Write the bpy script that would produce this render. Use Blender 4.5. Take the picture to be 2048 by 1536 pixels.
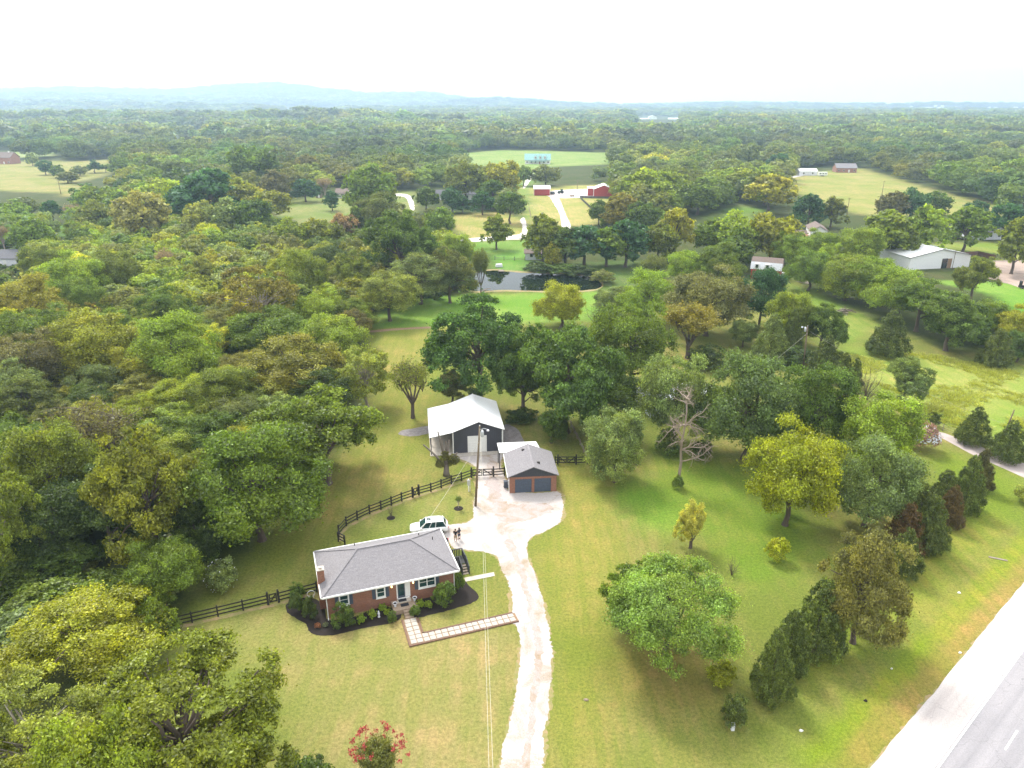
import bpy, bmesh, math, random, re
import numpy as np
from mathutils import Vector, Matrix
from mathutils.geometry import tessellate_polygon
from mathutils import noise as mnoise

for o in list(bpy.data.objects): bpy.data.objects.remove(o)
SC = bpy.context.scene
COL = SC.collection
R = math.radians
rnd = random.Random(7)

# ------------------------------------------------------------------ camera, world, sun, exposure
F, PITCH, CAMH = 1450.0, R(21.2), 50.0
cam = bpy.data.cameras.new('drone_camera')
cam.sensor_width = 36.0; cam.lens = 36.0 * F / 2048.0
cam.clip_start = 0.5; cam.clip_end = 30000.0
camo = bpy.data.objects.new('drone_camera', cam); COL.objects.link(camo)
camo.location = (0, 0, CAMH); camo.rotation_euler = (R(90) - PITCH, 0, 0)
SC.camera = camo

SUN_EL, SUN_AZ = R(52), R(-28)          # azimuth measured from +Y (into the picture) towards +X
w = bpy.data.worlds.new('World'); SC.world = w; w.use_nodes = True
nt = w.node_tree; nt.nodes.clear()
wo = nt.nodes.new('ShaderNodeOutputWorld'); bg = nt.nodes.new('ShaderNodeBackground')
sky = nt.nodes.new('ShaderNodeTexSky'); sky.sky_type = 'NISHITA'; sky.sun_disc = False
sky.sun_elevation = SUN_EL; sky.sun_rotation = SUN_AZ; sky.air_density = 1.0; sky.dust_density = 2.0
mixw = nt.nodes.new('ShaderNodeMix'); mixw.data_type = 'RGBA'
tcw = nt.nodes.new('ShaderNodeTexCoord'); nzw = nt.nodes.new('ShaderNodeTexNoise')
nzw.inputs['Scale'].default_value = 2.5; nzw.inputs['Detail'].default_value = 4
rmw = nt.nodes.new('ShaderNodeMapRange'); rmw.inputs[1].default_value = .3; rmw.inputs[2].default_value = .7
rmw.inputs[3].default_value = .86; rmw.inputs[4].default_value = .97
nt.links.new(tcw.outputs['Generated'], nzw.inputs['Vector']); nt.links.new(nzw.outputs['Fac'], rmw.inputs[0])
nt.links.new(rmw.outputs[0], mixw.inputs[0])
nt.links.new(sky.outputs[0], mixw.inputs[6]); 
spw = nt.nodes.new('ShaderNodeSeparateXYZ'); nt.links.new(tcw.outputs['Generated'], spw.inputs[0])
zw = nt.nodes.new('ShaderNodeMapRange'); zw.inputs[1].default_value = 0; zw.inputs[2].default_value = 1; zw.inputs[3].default_value = 9.0; zw.inputs[4].default_value = 13.0
nt.links.new(spw.outputs[2], zw.inputs[0]); cmbw = nt.nodes.new('ShaderNodeCombineColor')
for i_ in range(3): nt.links.new(zw.outputs[0], cmbw.inputs[i_])
nt.links.new(cmbw.outputs[0], mixw.inputs[7])                       # cloud cover, brighter overhead as under any overcast
nt.links.new(mixw.outputs[2], bg.inputs['Color']); bg.inputs['Strength'].default_value = 0.1
nt.links.new(bg.outputs[0], wo.inputs['Surface'])

sl = bpy.data.lights.new('sun', 'SUN'); sl.energy = 2.7; sl.angle = R(14); sl.color = (1, .95, .86)
so = bpy.data.objects.new('sun', sl); COL.objects.link(so)
sd = Vector((math.sin(SUN_AZ) * math.cos(SUN_EL), math.cos(SUN_AZ) * math.cos(SUN_EL), math.sin(SUN_EL)))
so.rotation_euler = sd.to_track_quat('Z', 'Y').to_euler(); so.location = sd * 300

SC.view_settings.view_transform = 'Standard'; SC.view_settings.look = 'None'
SC.view_settings.gamma = 1.0; SC.view_settings.use_curve_mapping = False
SC.view_settings.exposure = 0.97
SC.render.engine = 'CYCLES'
SC.cycles.max_bounces = 5; SC.cycles.diffuse_bounces = 3; SC.cycles.glossy_bounces = 2
SC.cycles.transmission_bounces = 3; SC.cycles.transparent_max_bounces = 6; SC.cycles.volume_bounces = 1
SC.cycles.use_denoising = True
SC.cycles.caustics_reflective = False; SC.cycles.caustics_refractive = False

# ------------------------------------------------------------------ helpers
cP, sP = math.cos(PITCH), math.sin(PITCH)
def A(px, py, z=0.0):
    """World point where the sight line through photo pixel (px, py) meets height z."""
    dx = (px - 1024) / F; dy = (py - 768) / F
    d = Vector((dx, cP - dy * sP, -sP - dy * cP))
    return Vector((0, 0, CAMH)) + d * ((z - CAMH) / d.z)
def PX(p):
    v = Vector(p) - Vector((0, 0, CAMH)); c = v.y * cP - v.z * sP; u = v.y * sP + v.z * cP
    return 1024 + F * v.x / c, 768 - F * u / c
def tag(o, label=None, cat=None, group=None, kind=None):
    if label: o['label'] = label
    if cat: o['category'] = cat
    if group: o['group'] = group
    if kind: o['kind'] = kind
    return o
def thing(name, loc, rz=0.0, label=None, cat=None, group=None):
    o = bpy.data.objects.new(name, None); COL.objects.link(o); o.empty_display_size = .3
    o.location = loc; o.rotation_euler = (0, 0, rz)
    return tag(o, label, cat, group)
def link(name, me, parent=None, loc=None, rz=None):
    o = bpy.data.objects.new(name, me); COL.objects.link(o)
    if parent is not None: o.parent = parent
    if loc is not None: o.location = loc
    if rz is not None: o.rotation_euler = (0, 0, rz)
    return o
def copy_tree(o, parent=None):
    c = o.copy(); COL.objects.link(c); c.parent = parent
    for ch in list(o.children): copy_tree(ch, c)
    return c

class MB:
    def __init__(s): s.v = []; s.f = []; s.m = []
    def poly(s, pts, mi=0):
        b = len(s.v); s.v += [tuple(p) for p in pts]; s.f.append(tuple(range(b, b + len(pts)))); s.m.append(mi); return s
    def box(s, x0, x1, y0, y1, z0, z1, mi=0, M=None):
        P = [(x0,y0,z0),(x1,y0,z0),(x1,y1,z0),(x0,y1,z0),(x0,y0,z1),(x1,y0,z1),(x1,y1,z1),(x0,y1,z1)]
        if M is not None: P = [tuple(M @ Vector(p)) for p in P]
        b = len(s.v); s.v += P
        for q in ((0,3,2,1),(4,5,6,7),(0,1,5,4),(1,2,6,5),(2,3,7,6),(3,0,4,7)):
            s.f.append(tuple(b + i for i in q)); s.m.append(mi)
        return s
    def beam(s, p, q, wd, ht, mi=0):
        """board of width wd (horizontal, across) and height ht from p to q (centre line)"""
        p = Vector(p); q = Vector(q); d = (q - p).normalized()
        side = d.cross(Vector((0, 0, 1)))
        if side.length < 1e-4: side = Vector((1, 0, 0))
        side.normalize(); up = side.cross(d)
        b = len(s.v)
        for c in (p, q):
            for a, e in ((-1,-1),(1,-1),(1,1),(-1,1)): s.v.append(tuple(c + side * a * wd / 2 + up * e * ht / 2))
        for k in range(4): s.f.append((b+k, b+(k+1)%4, b+4+(k+1)%4, b+4+k)); s.m.append(mi)
        s.f.append((b+3,b+2,b+1,b)); s.f.append((b+4,b+5,b+6,b+7)); s.m += [mi, mi]
        return s
    def tube(s, path, rad, n=8, mi=0, cap=True):
        path = [Vector(p) for p in path]
        if not hasattr(rad, '__len__'): rad = [rad] * len(path)
        b = len(s.v); prev = None
        for i, p in enumerate(path):
            t = (path[min(i+1, len(path)-1)] - path[max(i-1, 0)]).normalized()
            a = prev - t * prev.dot(t) if prev is not None else t.orthogonal()
            if a.length < 1e-5: a = t.orthogonal()
            a.normalize(); prev = a; c = t.cross(a)
            for k in range(n):
                an = 2 * math.pi * k / n
                s.v.append(tuple(p + (a * math.cos(an) + c * math.sin(an)) * rad[i]))
        for i in range(len(path) - 1):
            for k in range(n):
                s.f.append((b+i*n+k, b+i*n+(k+1)%n, b+(i+1)*n+(k+1)%n, b+(i+1)*n+k)); s.m.append(mi)
        if cap:
            s.f.append(tuple(b+k for k in reversed(range(n)))); s.m.append(mi)
            e = b + (len(path)-1)*n; s.f.append(tuple(e+k for k in range(n))); s.m.append(mi)
        return s
    def lathe(s, prof, n=12, mi=0, c=(0,0,0)):
        b = len(s.v)
        for r, z in prof:
            for k in range(n):
                an = 2*math.pi*k/n; s.v.append((c[0]+r*math.cos(an), c[1]+r*math.sin(an), c[2]+z))
        for i in range(len(prof)-1):
            for k in range(n):
                s.f.append((b+i*n+k, b+i*n+(k+1)%n, b+(i+1)*n+(k+1)%n, b+(i+1)*n+k)); s.m.append(mi)
        e = b+(len(prof)-1)*n
        s.f.append(tuple(b+k for k in reversed(range(n)))); s.m.append(mi)
        s.f.append(tuple(e+k for k in range(n))); s.m.append(mi)
        return s
    def mesh(s, name, mats, smooth=False):
        me = bpy.data.meshes.new(name); me.from_pydata(s.v, [], s.f)
        for m in (mats if isinstance(mats, (list, tuple)) else [mats]): me.materials.append(m)
        me.polygons.foreach_set('material_index', s.m)
        if smooth: me.polygons.foreach_set('use_smooth', [True]*len(s.f))
        me.update(); return me
    def build(s, name, mats, parent=None, smooth=False, loc=None, rz=None):
        return link(name, s.mesh(name, mats, smooth), parent, loc, rz)

# ------------------------------------------------------------------ materials
def newmat(name):
    m = bpy.data.materials.new(name); m.use_nodes = True
    t = m.node_tree; b = t.nodes['Principled BSDF']; return m, t, b
def N(t, ty, **kw):
    n = t.nodes.new(ty)
    for k, v in kw.items():
        if k in n.inputs.keys(): n.inputs[k].default_value = v
        else: setattr(n, k, v)
    return n
def ramp(t, fac, stops):
    r = t.nodes.new('ShaderNodeValToRGB'); e = r.color_ramp.elements
    while len(e) < len(stops): e.new(.5)
    for i, (p, c) in enumerate(stops): e[i].position = p; e[i].color = (*c, 1) if len(c) == 3 else c
    t.links.new(fac, r.inputs[0]); return r.outputs[0]
def mixc(t, fac, a, b, mode='MIX'):
    m = t.nodes.new('ShaderNodeMix'); m.data_type = 'RGBA'; m.blend_type = mode
    for s, v in ((0, fac), (6, a), (7, b)):
        if isinstance(v, (int, float)): m.inputs[s].default_value = v
        elif isinstance(v, tuple): m.inputs[s].default_value = (*v, 1) if len(v) == 3 else v
        else: t.links.new(v, m.inputs[s])
    return m.outputs[2]
def mathn(t, op, a, b=0.0):
    m = t.nodes.new('ShaderNodeMath'); m.operation = op
    for s, v in ((0, a), (1, b)):
        if isinstance(v, (int, float)): m.inputs[s].default_value = v
        else: t.links.new(v, m.inputs[s])
    return m.outputs[0]
def noise_out(t, scale, detail=4, rough=.6, vec=None, dist=0):
    n = N(t, 'ShaderNodeTexNoise', Scale=scale, Detail=detail, Roughness=rough, Distortion=dist)
    if vec is None:
        tc = t.nodes.new('ShaderNodeTexCoord'); vec = tc.outputs['Object']
    t.links.new(vec, n.inputs['Vector']); return n.outputs['Fac']
def bump(t, b, h, strength=.3, dist=.02):
    n = N(t, 'ShaderNodeBump', Strength=strength, Distance=dist); t.links.new(h, n.inputs['Height'])
    t.links.new(n.outputs[0], b.inputs['Normal'])
def plain(name, c1, c2=None, scale=6, rough=.7, bmp=.15, metal=0, spec=.3, dist=.02):
    m, t, b = newmat(name); c2 = c2 or tuple(x * .75 for x in c1)
    n = noise_out(t, scale, 5)
    t.links.new(ramp(t, n, [(.3, c2), (.7, c1)]), b.inputs['Base Color'])
    b.inputs['Roughness'].default_value = rough; b.inputs['Metallic'].default_value = metal
    b.inputs['Specular IOR Level'].default_value = spec
    if bmp: bump(t, b, n, bmp, dist)
    return m
def uv_wall(t):
    tc = t.nodes.new('ShaderNodeTexCoord'); s = t.nodes.new('ShaderNodeSeparateXYZ'); c = t.nodes.new('ShaderNodeCombineXYZ')
    t.links.new(tc.outputs['Object'], s.inputs[0])
    t.links.new(mathn(t, 'ADD', s.outputs[0], s.outputs[1]), c.inputs[0]); t.links.new(s.outputs[2], c.inputs[1])
    return c.outputs[0]
def brick(name, c1, c2, mortar, bw=.2, rh=.068, ms=.008, rough=.85, squash=0):
    m, t, b = newmat(name); v = uv_wall(t)
    n = N(t, 'ShaderNodeTexBrick'); n.inputs['Color1'].default_value = (*c1, 1); n.inputs['Color2'].default_value = (*c2, 1)
    n.inputs['Mortar'].default_value = (*mortar, 1); n.inputs['Scale'].default_value = 1
    n.inputs['Brick Width'].default_value = bw; n.inputs['Row Height'].default_value = rh; n.inputs['Mortar Size'].default_value = ms
    t.links.new(v, n.inputs['Vector'])
    bl = noise_out(t, .9, 5); sp = noise_out(t, 9, 3)
    c = mixc(t, ramp(t, bl, [(.35, (0,0,0)), (.7, (1,1,1))]), n.outputs[0], mixc(t, .6, n.outputs[0], tuple(x*.75 for x in c1)))
    c = mixc(t, .5, c, ramp(t, sp, [(.3, (.55,.55,.55)), (.7, (1.3,1.3,1.3))]), 'MULTIPLY')
    t.links.new(c, b.inputs['Base Color']); b.inputs['Roughness'].default_value = rough
    bump(t, b, n.outputs['Fac'], -.3, .01); return m
def ribmetal(name, c, pitch=.23, rough=.4, metal=.2, axis='wall', streak=.5):
    m, t, b = newmat(name); tc = t.nodes.new('ShaderNodeTexCoord'); s = t.nodes.new('ShaderNodeSeparateXYZ')
    t.links.new(tc.outputs['Object'], s.inputs[0])
    u = mathn(t, 'ADD', s.outputs[0], s.outputs[1]) if axis == 'wall' else s.outputs[1 if axis == 'y' else 0]
    fr = mathn(t, 'FRACT', mathn(t, 'DIVIDE', u, pitch)); rib = mathn(t, 'LESS_THAN', fr, .16)
    n = noise_out(t, 1.2, 5)
    t.links.new(mixc(t, mathn(t, 'MULTIPLY', n, streak), c, tuple(x * .8 for x in c)), b.inputs['Base Color'])
    b.inputs['Roughness'].default_value = rough; b.inputs['Metallic'].default_value = metal
    bump(t, b, rib, .6, .03); return m
def glassm(name, c, rough=.08):
    m, t, b = newmat(name); n = noise_out(t, 1.7, 2)
    t.links.new(ramp(t, n, [(.35, tuple(x*.5 for x in c)), (.65, c)]), b.inputs['Base Color'])
    b.inputs['Roughness'].default_value = rough; b.inputs['Specular IOR Level'].default_value = .9
    return m
M = {}
M['brick'] = brick('house_brick', (.31,.122,.066), (.19,.07,.04), (.27,.21,.175))
M['brick_far'] = brick('far_brick', (.38,.15,.10), (.28,.10,.07), (.4,.34,.3))
M['shingle'] = brick('grey_shingle', (.265,.25,.262), (.21,.20,.215), (.10,.10,.105), .3, .045, .004, .92)
M['shingle_dark'] = brick('dark_shingle', (.11,.11,.125), (.085,.085,.095), (.05,.05,.055), .4, .06, .004, .92)
M['shingle_brown'] = brick('brown_shingle', (.20,.15,.13), (.16,.12,.10), (.09,.07,.06), .4, .06, .004, .92)
M['white'] = plain('white_paint', (.78,.78,.76), (.7,.7,.68), 3, .5, .05)
M['white_metal'] = ribmetal('white_roof_metal', (.80,.81,.82), .23, .35, .0, 'y', .25)
M['white_metal_wall'] = ribmetal('white_wall_metal', (.76,.78,.80), .3, .4, .0, 'wall', .3)
M['charcoal_metal'] = ribmetal('charcoal_wall_metal', (.052,.054,.07), .23, .45, .0, 'wall')
M['red_metal'] = ribmetal('red_wall_metal', (.36,.03,.03), .3, .45, .0, 'wall')
M['green_metal'] = ribmetal('green_roof_metal', (.20,.40,.38), .4, .4, .0, 'x')
M['charcoal'] = plain('charcoal_paint', (.05,.055,.068), (.04,.042,.05), 5, .5, .05)
M['slate_door'] = plain('slate_door_paint', (.075,.095,.13), (.06,.075,.10), 4, .45, .05)
M['black_wood'] = plain('black_fence_stain', (.035,.03,.028), (.02,.018,.017), 8, .75, .2)
M['grey_wood'] = plain('weathered_wood', (.30,.25,.20), (.17,.14,.115), 6, .85, .3)
M['deck_wood'] = plain('dark_deck_stain', (.075,.078,.08), (.05,.052,.055), 6, .75, .2)
M['pole_wood'] = plain('pole_wood', (.20,.15,.09), (.11,.085,.055), 5, .85, .3)
M['timber'] = plain('edging_timber', (.20,.12,.085), (.13,.075,.05), 7, .85, .3)
M['concrete'] = plain('concrete', (.52,.47,.41), (.38,.34,.29), 2.2, .85, .15)
M['paver'] = plain('pale_paver', (.44,.40,.35), (.34,.31,.27), 5, .85, .15)
M['porch'] = plain('porch_aggregate', (.34,.26,.19), (.22,.17,.125), 5, .85, .2)
M['glass'] = glassm('window_glass', (.03,.075,.075))
M['glass_far'] = glassm('far_window_glass', (.03,.035,.04), .2)
M['mulch'] = plain('dark_mulch', (.032,.024,.02), (.012,.009,.008), 14, .95, .8, dist=.06)
M['galv'] = plain('galvanised', (.55,.57,.6), (.42,.44,.46), 6, .4, .05, .5)
M['wire'] = plain('bare_wire', (.42,.40,.33), None, 3, .5, 0, .3)
M['rubber'] = plain('tyre_rubber', (.02,.02,.02), None, 9, .8, .1)
M['carwhite'] = plain('white_car_paint', (.80,.80,.80), (.77,.77,.77), 2, .25, 0, 0, .5)
M['cardark'] = plain('dark_grey_car_paint', (.045,.05,.055), (.035,.04,.045), 2, .22, 0, .2, .6)
M['carglass'] = glassm('car_glass', (.02,.06,.06), .05)
M['taillight'] = plain('red_tail_light', (.45,.01,.015), None, 4, .25, 0)
M['mat'] = plain('doormat', (.03,.032,.04), (.015,.016,.02), 30, .95, .4)
M['soil'] = plain('red_soil', (.30,.20,.12), (.2,.13,.08), 3, .95, .4)
M['lilac'] = plain('white_panel', (.72,.73,.77), (.6,.61,.66), 1.2, .5, .05)
def lampmat():
    m, t, b = newmat('lit_porch_lamp'); b.inputs['Base Color'].default_value = (.9,.7,.35,1)
    b.inputs['Emission Color'].default_value = (1,.72,.3,1); b.inputs['Emission Strength'].default_value = 3; return m
M['lamp'] = lampmat()
def bark(name, c1, c2):
    m, t, b = newmat(name); tc = t.nodes.new('ShaderNodeTexCoord'); mp = N(t, 'ShaderNodeMapping'); mp.inputs['Scale'].default_value = (26,26,4)
    t.links.new(tc.outputs['Object'], mp.inputs[0]); n = noise_out(t, 1, 4, .7, mp.outputs[0])
    t.links.new(ramp(t, n, [(.3, c2), (.7, c1)]), b.inputs['Base Color']); b.inputs['Roughness'].default_value = .9
    bump(t, b, n, .6, .02); return m
M['bark'] = bark('bark_brown', (.14,.105,.08), (.06,.045,.035))
M['bark_pale'] = bark('bark_pale', (.46,.41,.35), (.26,.22,.18))
M['bark_grey'] = bark('bark_grey', (.24,.20,.17), (.12,.10,.085))
M['bark_dead'] = bark('bark_dead', (.36,.29,.23), (.22,.17,.13))
def leafmat(name, src):
    """leaf colour = the plant's own colour x per-leaf tone; src 'object' reads obj.color, 'attr' reads the mesh's tint"""
    m = bpy.data.materials.new(name); m.use_nodes = True; t = m.node_tree; t.nodes.clear()
    out = t.nodes.new('ShaderNodeOutputMaterial')
    if src == 'object': col = t.nodes.new('ShaderNodeObjectInfo').outputs['Color']
    else:
        at = t.nodes.new('ShaderNodeAttribute'); at.attribute_name = 'tint'; col = at.outputs['Color']
    tn = t.nodes.new('ShaderNodeAttribute'); tn.attribute_name = 'tone'
    s = t.nodes.new('ShaderNodeSeparateColor'); t.links.new(tn.outputs['Color'], s.inputs[0])
    yel = mixc(t, 1.0, col, (1.22, 1.10, .65), 'MULTIPLY')
    c = mixc(t, s.outputs[1], col, yel)
    hsv = t.nodes.new('ShaderNodeHueSaturation'); t.links.new(c, hsv.inputs['Color']); t.links.new(s.outputs[0], hsv.inputs['Value'])
    c = hsv.outputs[0]
    d = N(t, 'ShaderNodeBsdfDiffuse', Roughness=.5); tr = t.nodes.new('ShaderNodeBsdfTranslucent'); g = N(t, 'ShaderNodeBsdfGlossy', Roughness=.45)
    t.links.new(c, d.inputs[0]); t.links.new(mixc(t, 1.0, c, (1.2, 1.25, .6), 'MULTIPLY'), tr.inputs[0]); g.inputs[0].default_value = (.9,.95,1,1)
    m1 = N(t, 'ShaderNodeMixShader'); m1.inputs[0].default_value = .36
    t.links.new(d.outputs[0], m1.inputs[1]); t.links.new(tr.outputs[0], m1.inputs[2])
    m2 = N(t, 'ShaderNodeMixShader'); m2.inputs[0].default_value = .025
    t.links.new(m1.outputs[0], m2.inputs[1]); t.links.new(g.outputs[0], m2.inputs[2])
    t.links.new(m2.outputs[0], out.inputs[0]); return m
M['leaf'] = leafmat('leaf', 'object'); M['leaf_far'] = leafmat('leaf_by_tree', 'attr')

def npmesh(name, V, Fq, mats, tone=None, tint=None, smooth=False):
    """fast mesh from numpy: V (n,3), Fq (m,k) faces of k corners"""
    me = bpy.data.meshes.new(name); n = len(V); m, k = Fq.shape
    me.vertices.add(n); me.vertices.foreach_set('co', np.ascontiguousarray(V, np.float32).ravel())
    me.loops.add(m * k); me.loops.foreach_set('vertex_index', np.ascontiguousarray(Fq, np.int32).ravel())
    me.polygons.add(m); me.polygons.foreach_set('loop_start', np.arange(0, m * k, k, dtype=np.int32))
    if smooth: me.polygons.foreach_set('use_smooth', np.ones(m, bool))
    me.update(calc_edges=True)
    for nm, a in (('tone', tone), ('tint', tint)):
        if a is not None:
            at = me.color_attributes.new(nm, 'FLOAT_COLOR', 'POINT')
            c = np.ones((n, 4), np.float32); c[:, :3] = a; at.data.foreach_set('color', c.ravel())
    for x in (mats if isinstance(mats, (list, tuple)) else [mats]): me.materials.append(x)
    return me

# ------------------------------------------------------------------ plants: one mesh pair (trunk, crown) per kind, unit height and unit crown width
def unit(v): return v / np.maximum(np.linalg.norm(v, axis=1, keepdims=True), 1e-9)
def sphere_dirs(g, n): return unit(g.normal(size=(n, 3)))
def leaf_quads(g, C, Nn, a, b):
    n = len(C); t = unit(np.cross(Nn, g.normal(size=(n, 3)))); u = np.cross(Nn, t)
    s = g.uniform(.65, 1.35, (n, 1)); a = a * s; b = b * s
    V = np.empty((n, 4, 3)); V[:, 0] = C - t * a; V[:, 1] = C - u * b + Nn * b * .3; V[:, 2] = C + t * a; V[:, 3] = C + u * b + Nn * b * .3
    return V.reshape(-1, 3), np.arange(n * 4).reshape(n, 4)
def crown_points(g, kind, nleaf):
    """lobe centres (unit space), lobe radii, and the crown centre"""
    cc = np.array([0, 0, .55]); rad = np.array([.41, .41, .40]); nl = 75; lr = (.085, .15); lo = -.8
    if kind == 'g': cc = np.array([0, 0, .5]); rad = np.array([.36, .36, .40]); nl = 26; lr = (.13, .21); lo = -.7
    if kind == 'w': cc = np.array([0, 0, .56]); rad = np.array([.43, .43, .38]); nl = 95; lr = (.07, .125); lo = -.6
    if kind == 'b': cc = np.array([0, 0, .46]); rad = np.array([.41, .41, .44]); nl = 40; lr = (.09, .15); lo = -.75
    if kind == 'h':
        L, Rr = [], []
        for k in range(30):
            d = unit(g.normal(size=(1, 3)))[0]; d[2] = d[2] * .9 + .05
            c0 = np.array([0, 0, .56]) + d * np.array([.36, .36, .34]) * g.uniform(.55, 1.1); q = g.uniform(.07, .13)
            L.append(c0 + sphere_dirs(g, 7) * np.array([q, q, q * .6])); Rr.append(g.uniform(.035, .075, 7))
        return np.vstack(L), np.concatenate(Rr), np.array([0, 0, .5])
    if kind == 't':
        L, Rr = [], []
        for k in range(13):
            d = unit(g.normal(size=(1, 3)))[0]; d[2] = abs(d[2]) * 1.25 - .62
            c0 = np.array([0, 0, .56]) + d * np.array([.30, .30, .34])
            if k == 0: c0 = np.array([g.uniform(-.08,.08), g.uniform(-.08,.08), .82])
            q = g.uniform(.12, .19)
            dd = sphere_dirs(g, 9); L.append(c0 + dd * np.array([q, q, q * .8])); Rr.append(g.uniform(.05, .10, 9))
        return np.vstack(L), np.concatenate(Rr), np.array([0, 0, .55])
    if kind == 'c':
        z = g.uniform(0.04, .97, 170); r = .47 * np.clip((1 - z), 0, 1) ** .66 * g.uniform(.72, 1.08, 170) * np.clip(.55 + z * 3.5, 0, 1); an = g.uniform(0, 2*np.pi, 170)
        L = np.stack([r * np.cos(an), r * np.sin(an), z], 1); return L, .035 + .055 * (1 - z), None
    d = sphere_dirs(g, nl * 2); d = d[d[:, 2] > lo][:nl]
    # uneven outline: push some directions in or out
    bumpf = np.ones(len(d))
    for k in range(6):
        e = sphere_dirs(g, 1)[0]; bumpf += g.uniform(-.17, .15) * np.clip(d @ e, 0, 1) ** 2
    L = cc + d * rad * (g.uniform(.62, 1.03, (len(d), 1)) * bumpf[:, None])
    return L, g.uniform(lr[0] * .75, lr[1] * 1.1, len(d)), cc
def make_crown(seed, kind, nleaf, leaf, fill=.16, rough=1.0):
    g = np.random.default_rng(seed); L, lr, cc = crown_points(g, kind, nleaf)
    nl = len(L); wgt = lr ** 2; wgt = wgt / wgt.sum(); li = g.choice(nl, nleaf, p=wgt)
    d = sphere_dirs(g, nleaf)
    out_l = unit(L - (cc if cc is not None else np.stack([0*L[:,0], 0*L[:,0], L[:,2]-.12], 1))); out = out_l[li]
    nsub = 16; sub = sphere_dirs(g, nl * nsub).reshape(nl, nsub, 3); sub = sub + out_l[:, None, :] * .8 + np.array([0, 0, .35]); sub /= np.linalg.norm(sub, axis=2, keepdims=True)
    sl = g.uniform(.75, 1.3, (nl, nsub)); si = g.integers(0, nsub, nleaf)
    d = unit(sub[li, si] + d * .42)
    rr = lr[li][:, None] * sl[li, si][:, None] * g.uniform(.5, 1.1, (nleaf, 1)) * np.where(g.random((nleaf, 1)) < .07, 1.35, 1)
    C = L[li] + d * rr * np.array([1, 1, .78])
    if kind == 'c': C = L[li] + (d * np.array([1,1,1.0]) + np.array([0,0,.25])) * rr
    nf = int(nleaf * fill)
    if nf:
        if kind == 'c':
            z = g.uniform(.02, .9, nf); r = .36 * (1 - z) ** .7 * np.sqrt(g.uniform(0, 1, nf)); an = g.uniform(0, 6.283, nf)
            C[:nf] = np.stack([r*np.cos(an), r*np.sin(an), z], 1)
        elif kind == 't':
            C[:nf] = L[g.integers(0, nl, nf)] * np.array([.8,.8,.97]) + g.normal(size=(nf,3)) * .03
        else:
            C[:nf] = cc + sphere_dirs(g, nf) * np.array([.33,.33,.28]) * g.uniform(.3, 1, (nf,1)) ** .5
    Nn = unit(d + sphere_dirs(g, nleaf) * rough)
    V, Fq = leaf_quads(g, C, Nn, leaf, leaf * .55)
    V[:, 2] = np.maximum(V[:, 2], .003)
    tone = np.zeros((nleaf, 3)); tone[:, 0] = np.clip(g.normal(1, .27*rough, nleaf) * g.normal(1, .15, nl)[li] * g.normal(1, .16, (nl, nsub))[li, si], .35, 2.0)
    tone[:, 1] = np.clip(g.uniform(-.35, .75, nl)[li] + g.normal(0, .2, nleaf), 0, 1); 
    return V, Fq, np.repeat(tone, 4, 0), L, lr
def limb(mb, g, p, q, r0, r1, n=5, k=5, sag=.05):
    p = np.array(p); q = np.array(q); m = (p + q) / 2 + np.array([0, 0, sag]) + g.normal(size=3) * .02
    path = [(1-s)**2 * p + 2*s*(1-s) * m + s*s * q + (g.normal(size=3) * .008 if 0 < s < 1 else 0) for s in np.linspace(0, 1, k)]
    mb.tube(path, list(np.linspace(r0, r1, k)), n, cap=False); return path
def make_trunk(seed, L, kind, base_r=.026, nlimb=12, fork=.3):
    g = np.random.default_rng(seed + 900); mb = MB()
    top = .9 if kind == 'c' else .6
    pth = [np.array([0, 0, -.01]), np.array([0, 0, .03])] + [np.array([g.normal() * .012, g.normal() * .012, z]) for z in np.linspace(.12, top, 5)]
    mb.tube(pth, [base_r * 1.7, base_r * 1.15] + list(np.linspace(base_r, base_r * .4, 5)), 8, cap=False)
    if kind != 'c':
        idx = g.choice(len(L), min(nlimb, len(L)), replace=False)
        for i in idx:
            z0 = g.uniform(fork, .52); p = np.array([0, 0, z0]); q = L[i] * np.array([.92, .92, .97])
            if q[2] < z0: p[2] = max(.2, q[2] - .08)
            limb(mb, g, p, q, base_r * .55, base_r * .12, 5, 5)
    return mb
def proto(seed, kind, nleaf, leaf, fill=.16, nlimb=12, bk='bark', base_r=.026):
    V, Fq, tone, L, lr = make_crown(seed, kind, nleaf, leaf, fill)
    crown = npmesh('crown', V, Fq, M['leaf'], tone)
    trunk = make_trunk(seed, L, kind, base_r, nlimb).mesh('trunk', M[bk], True)
    return trunk, crown
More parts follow.
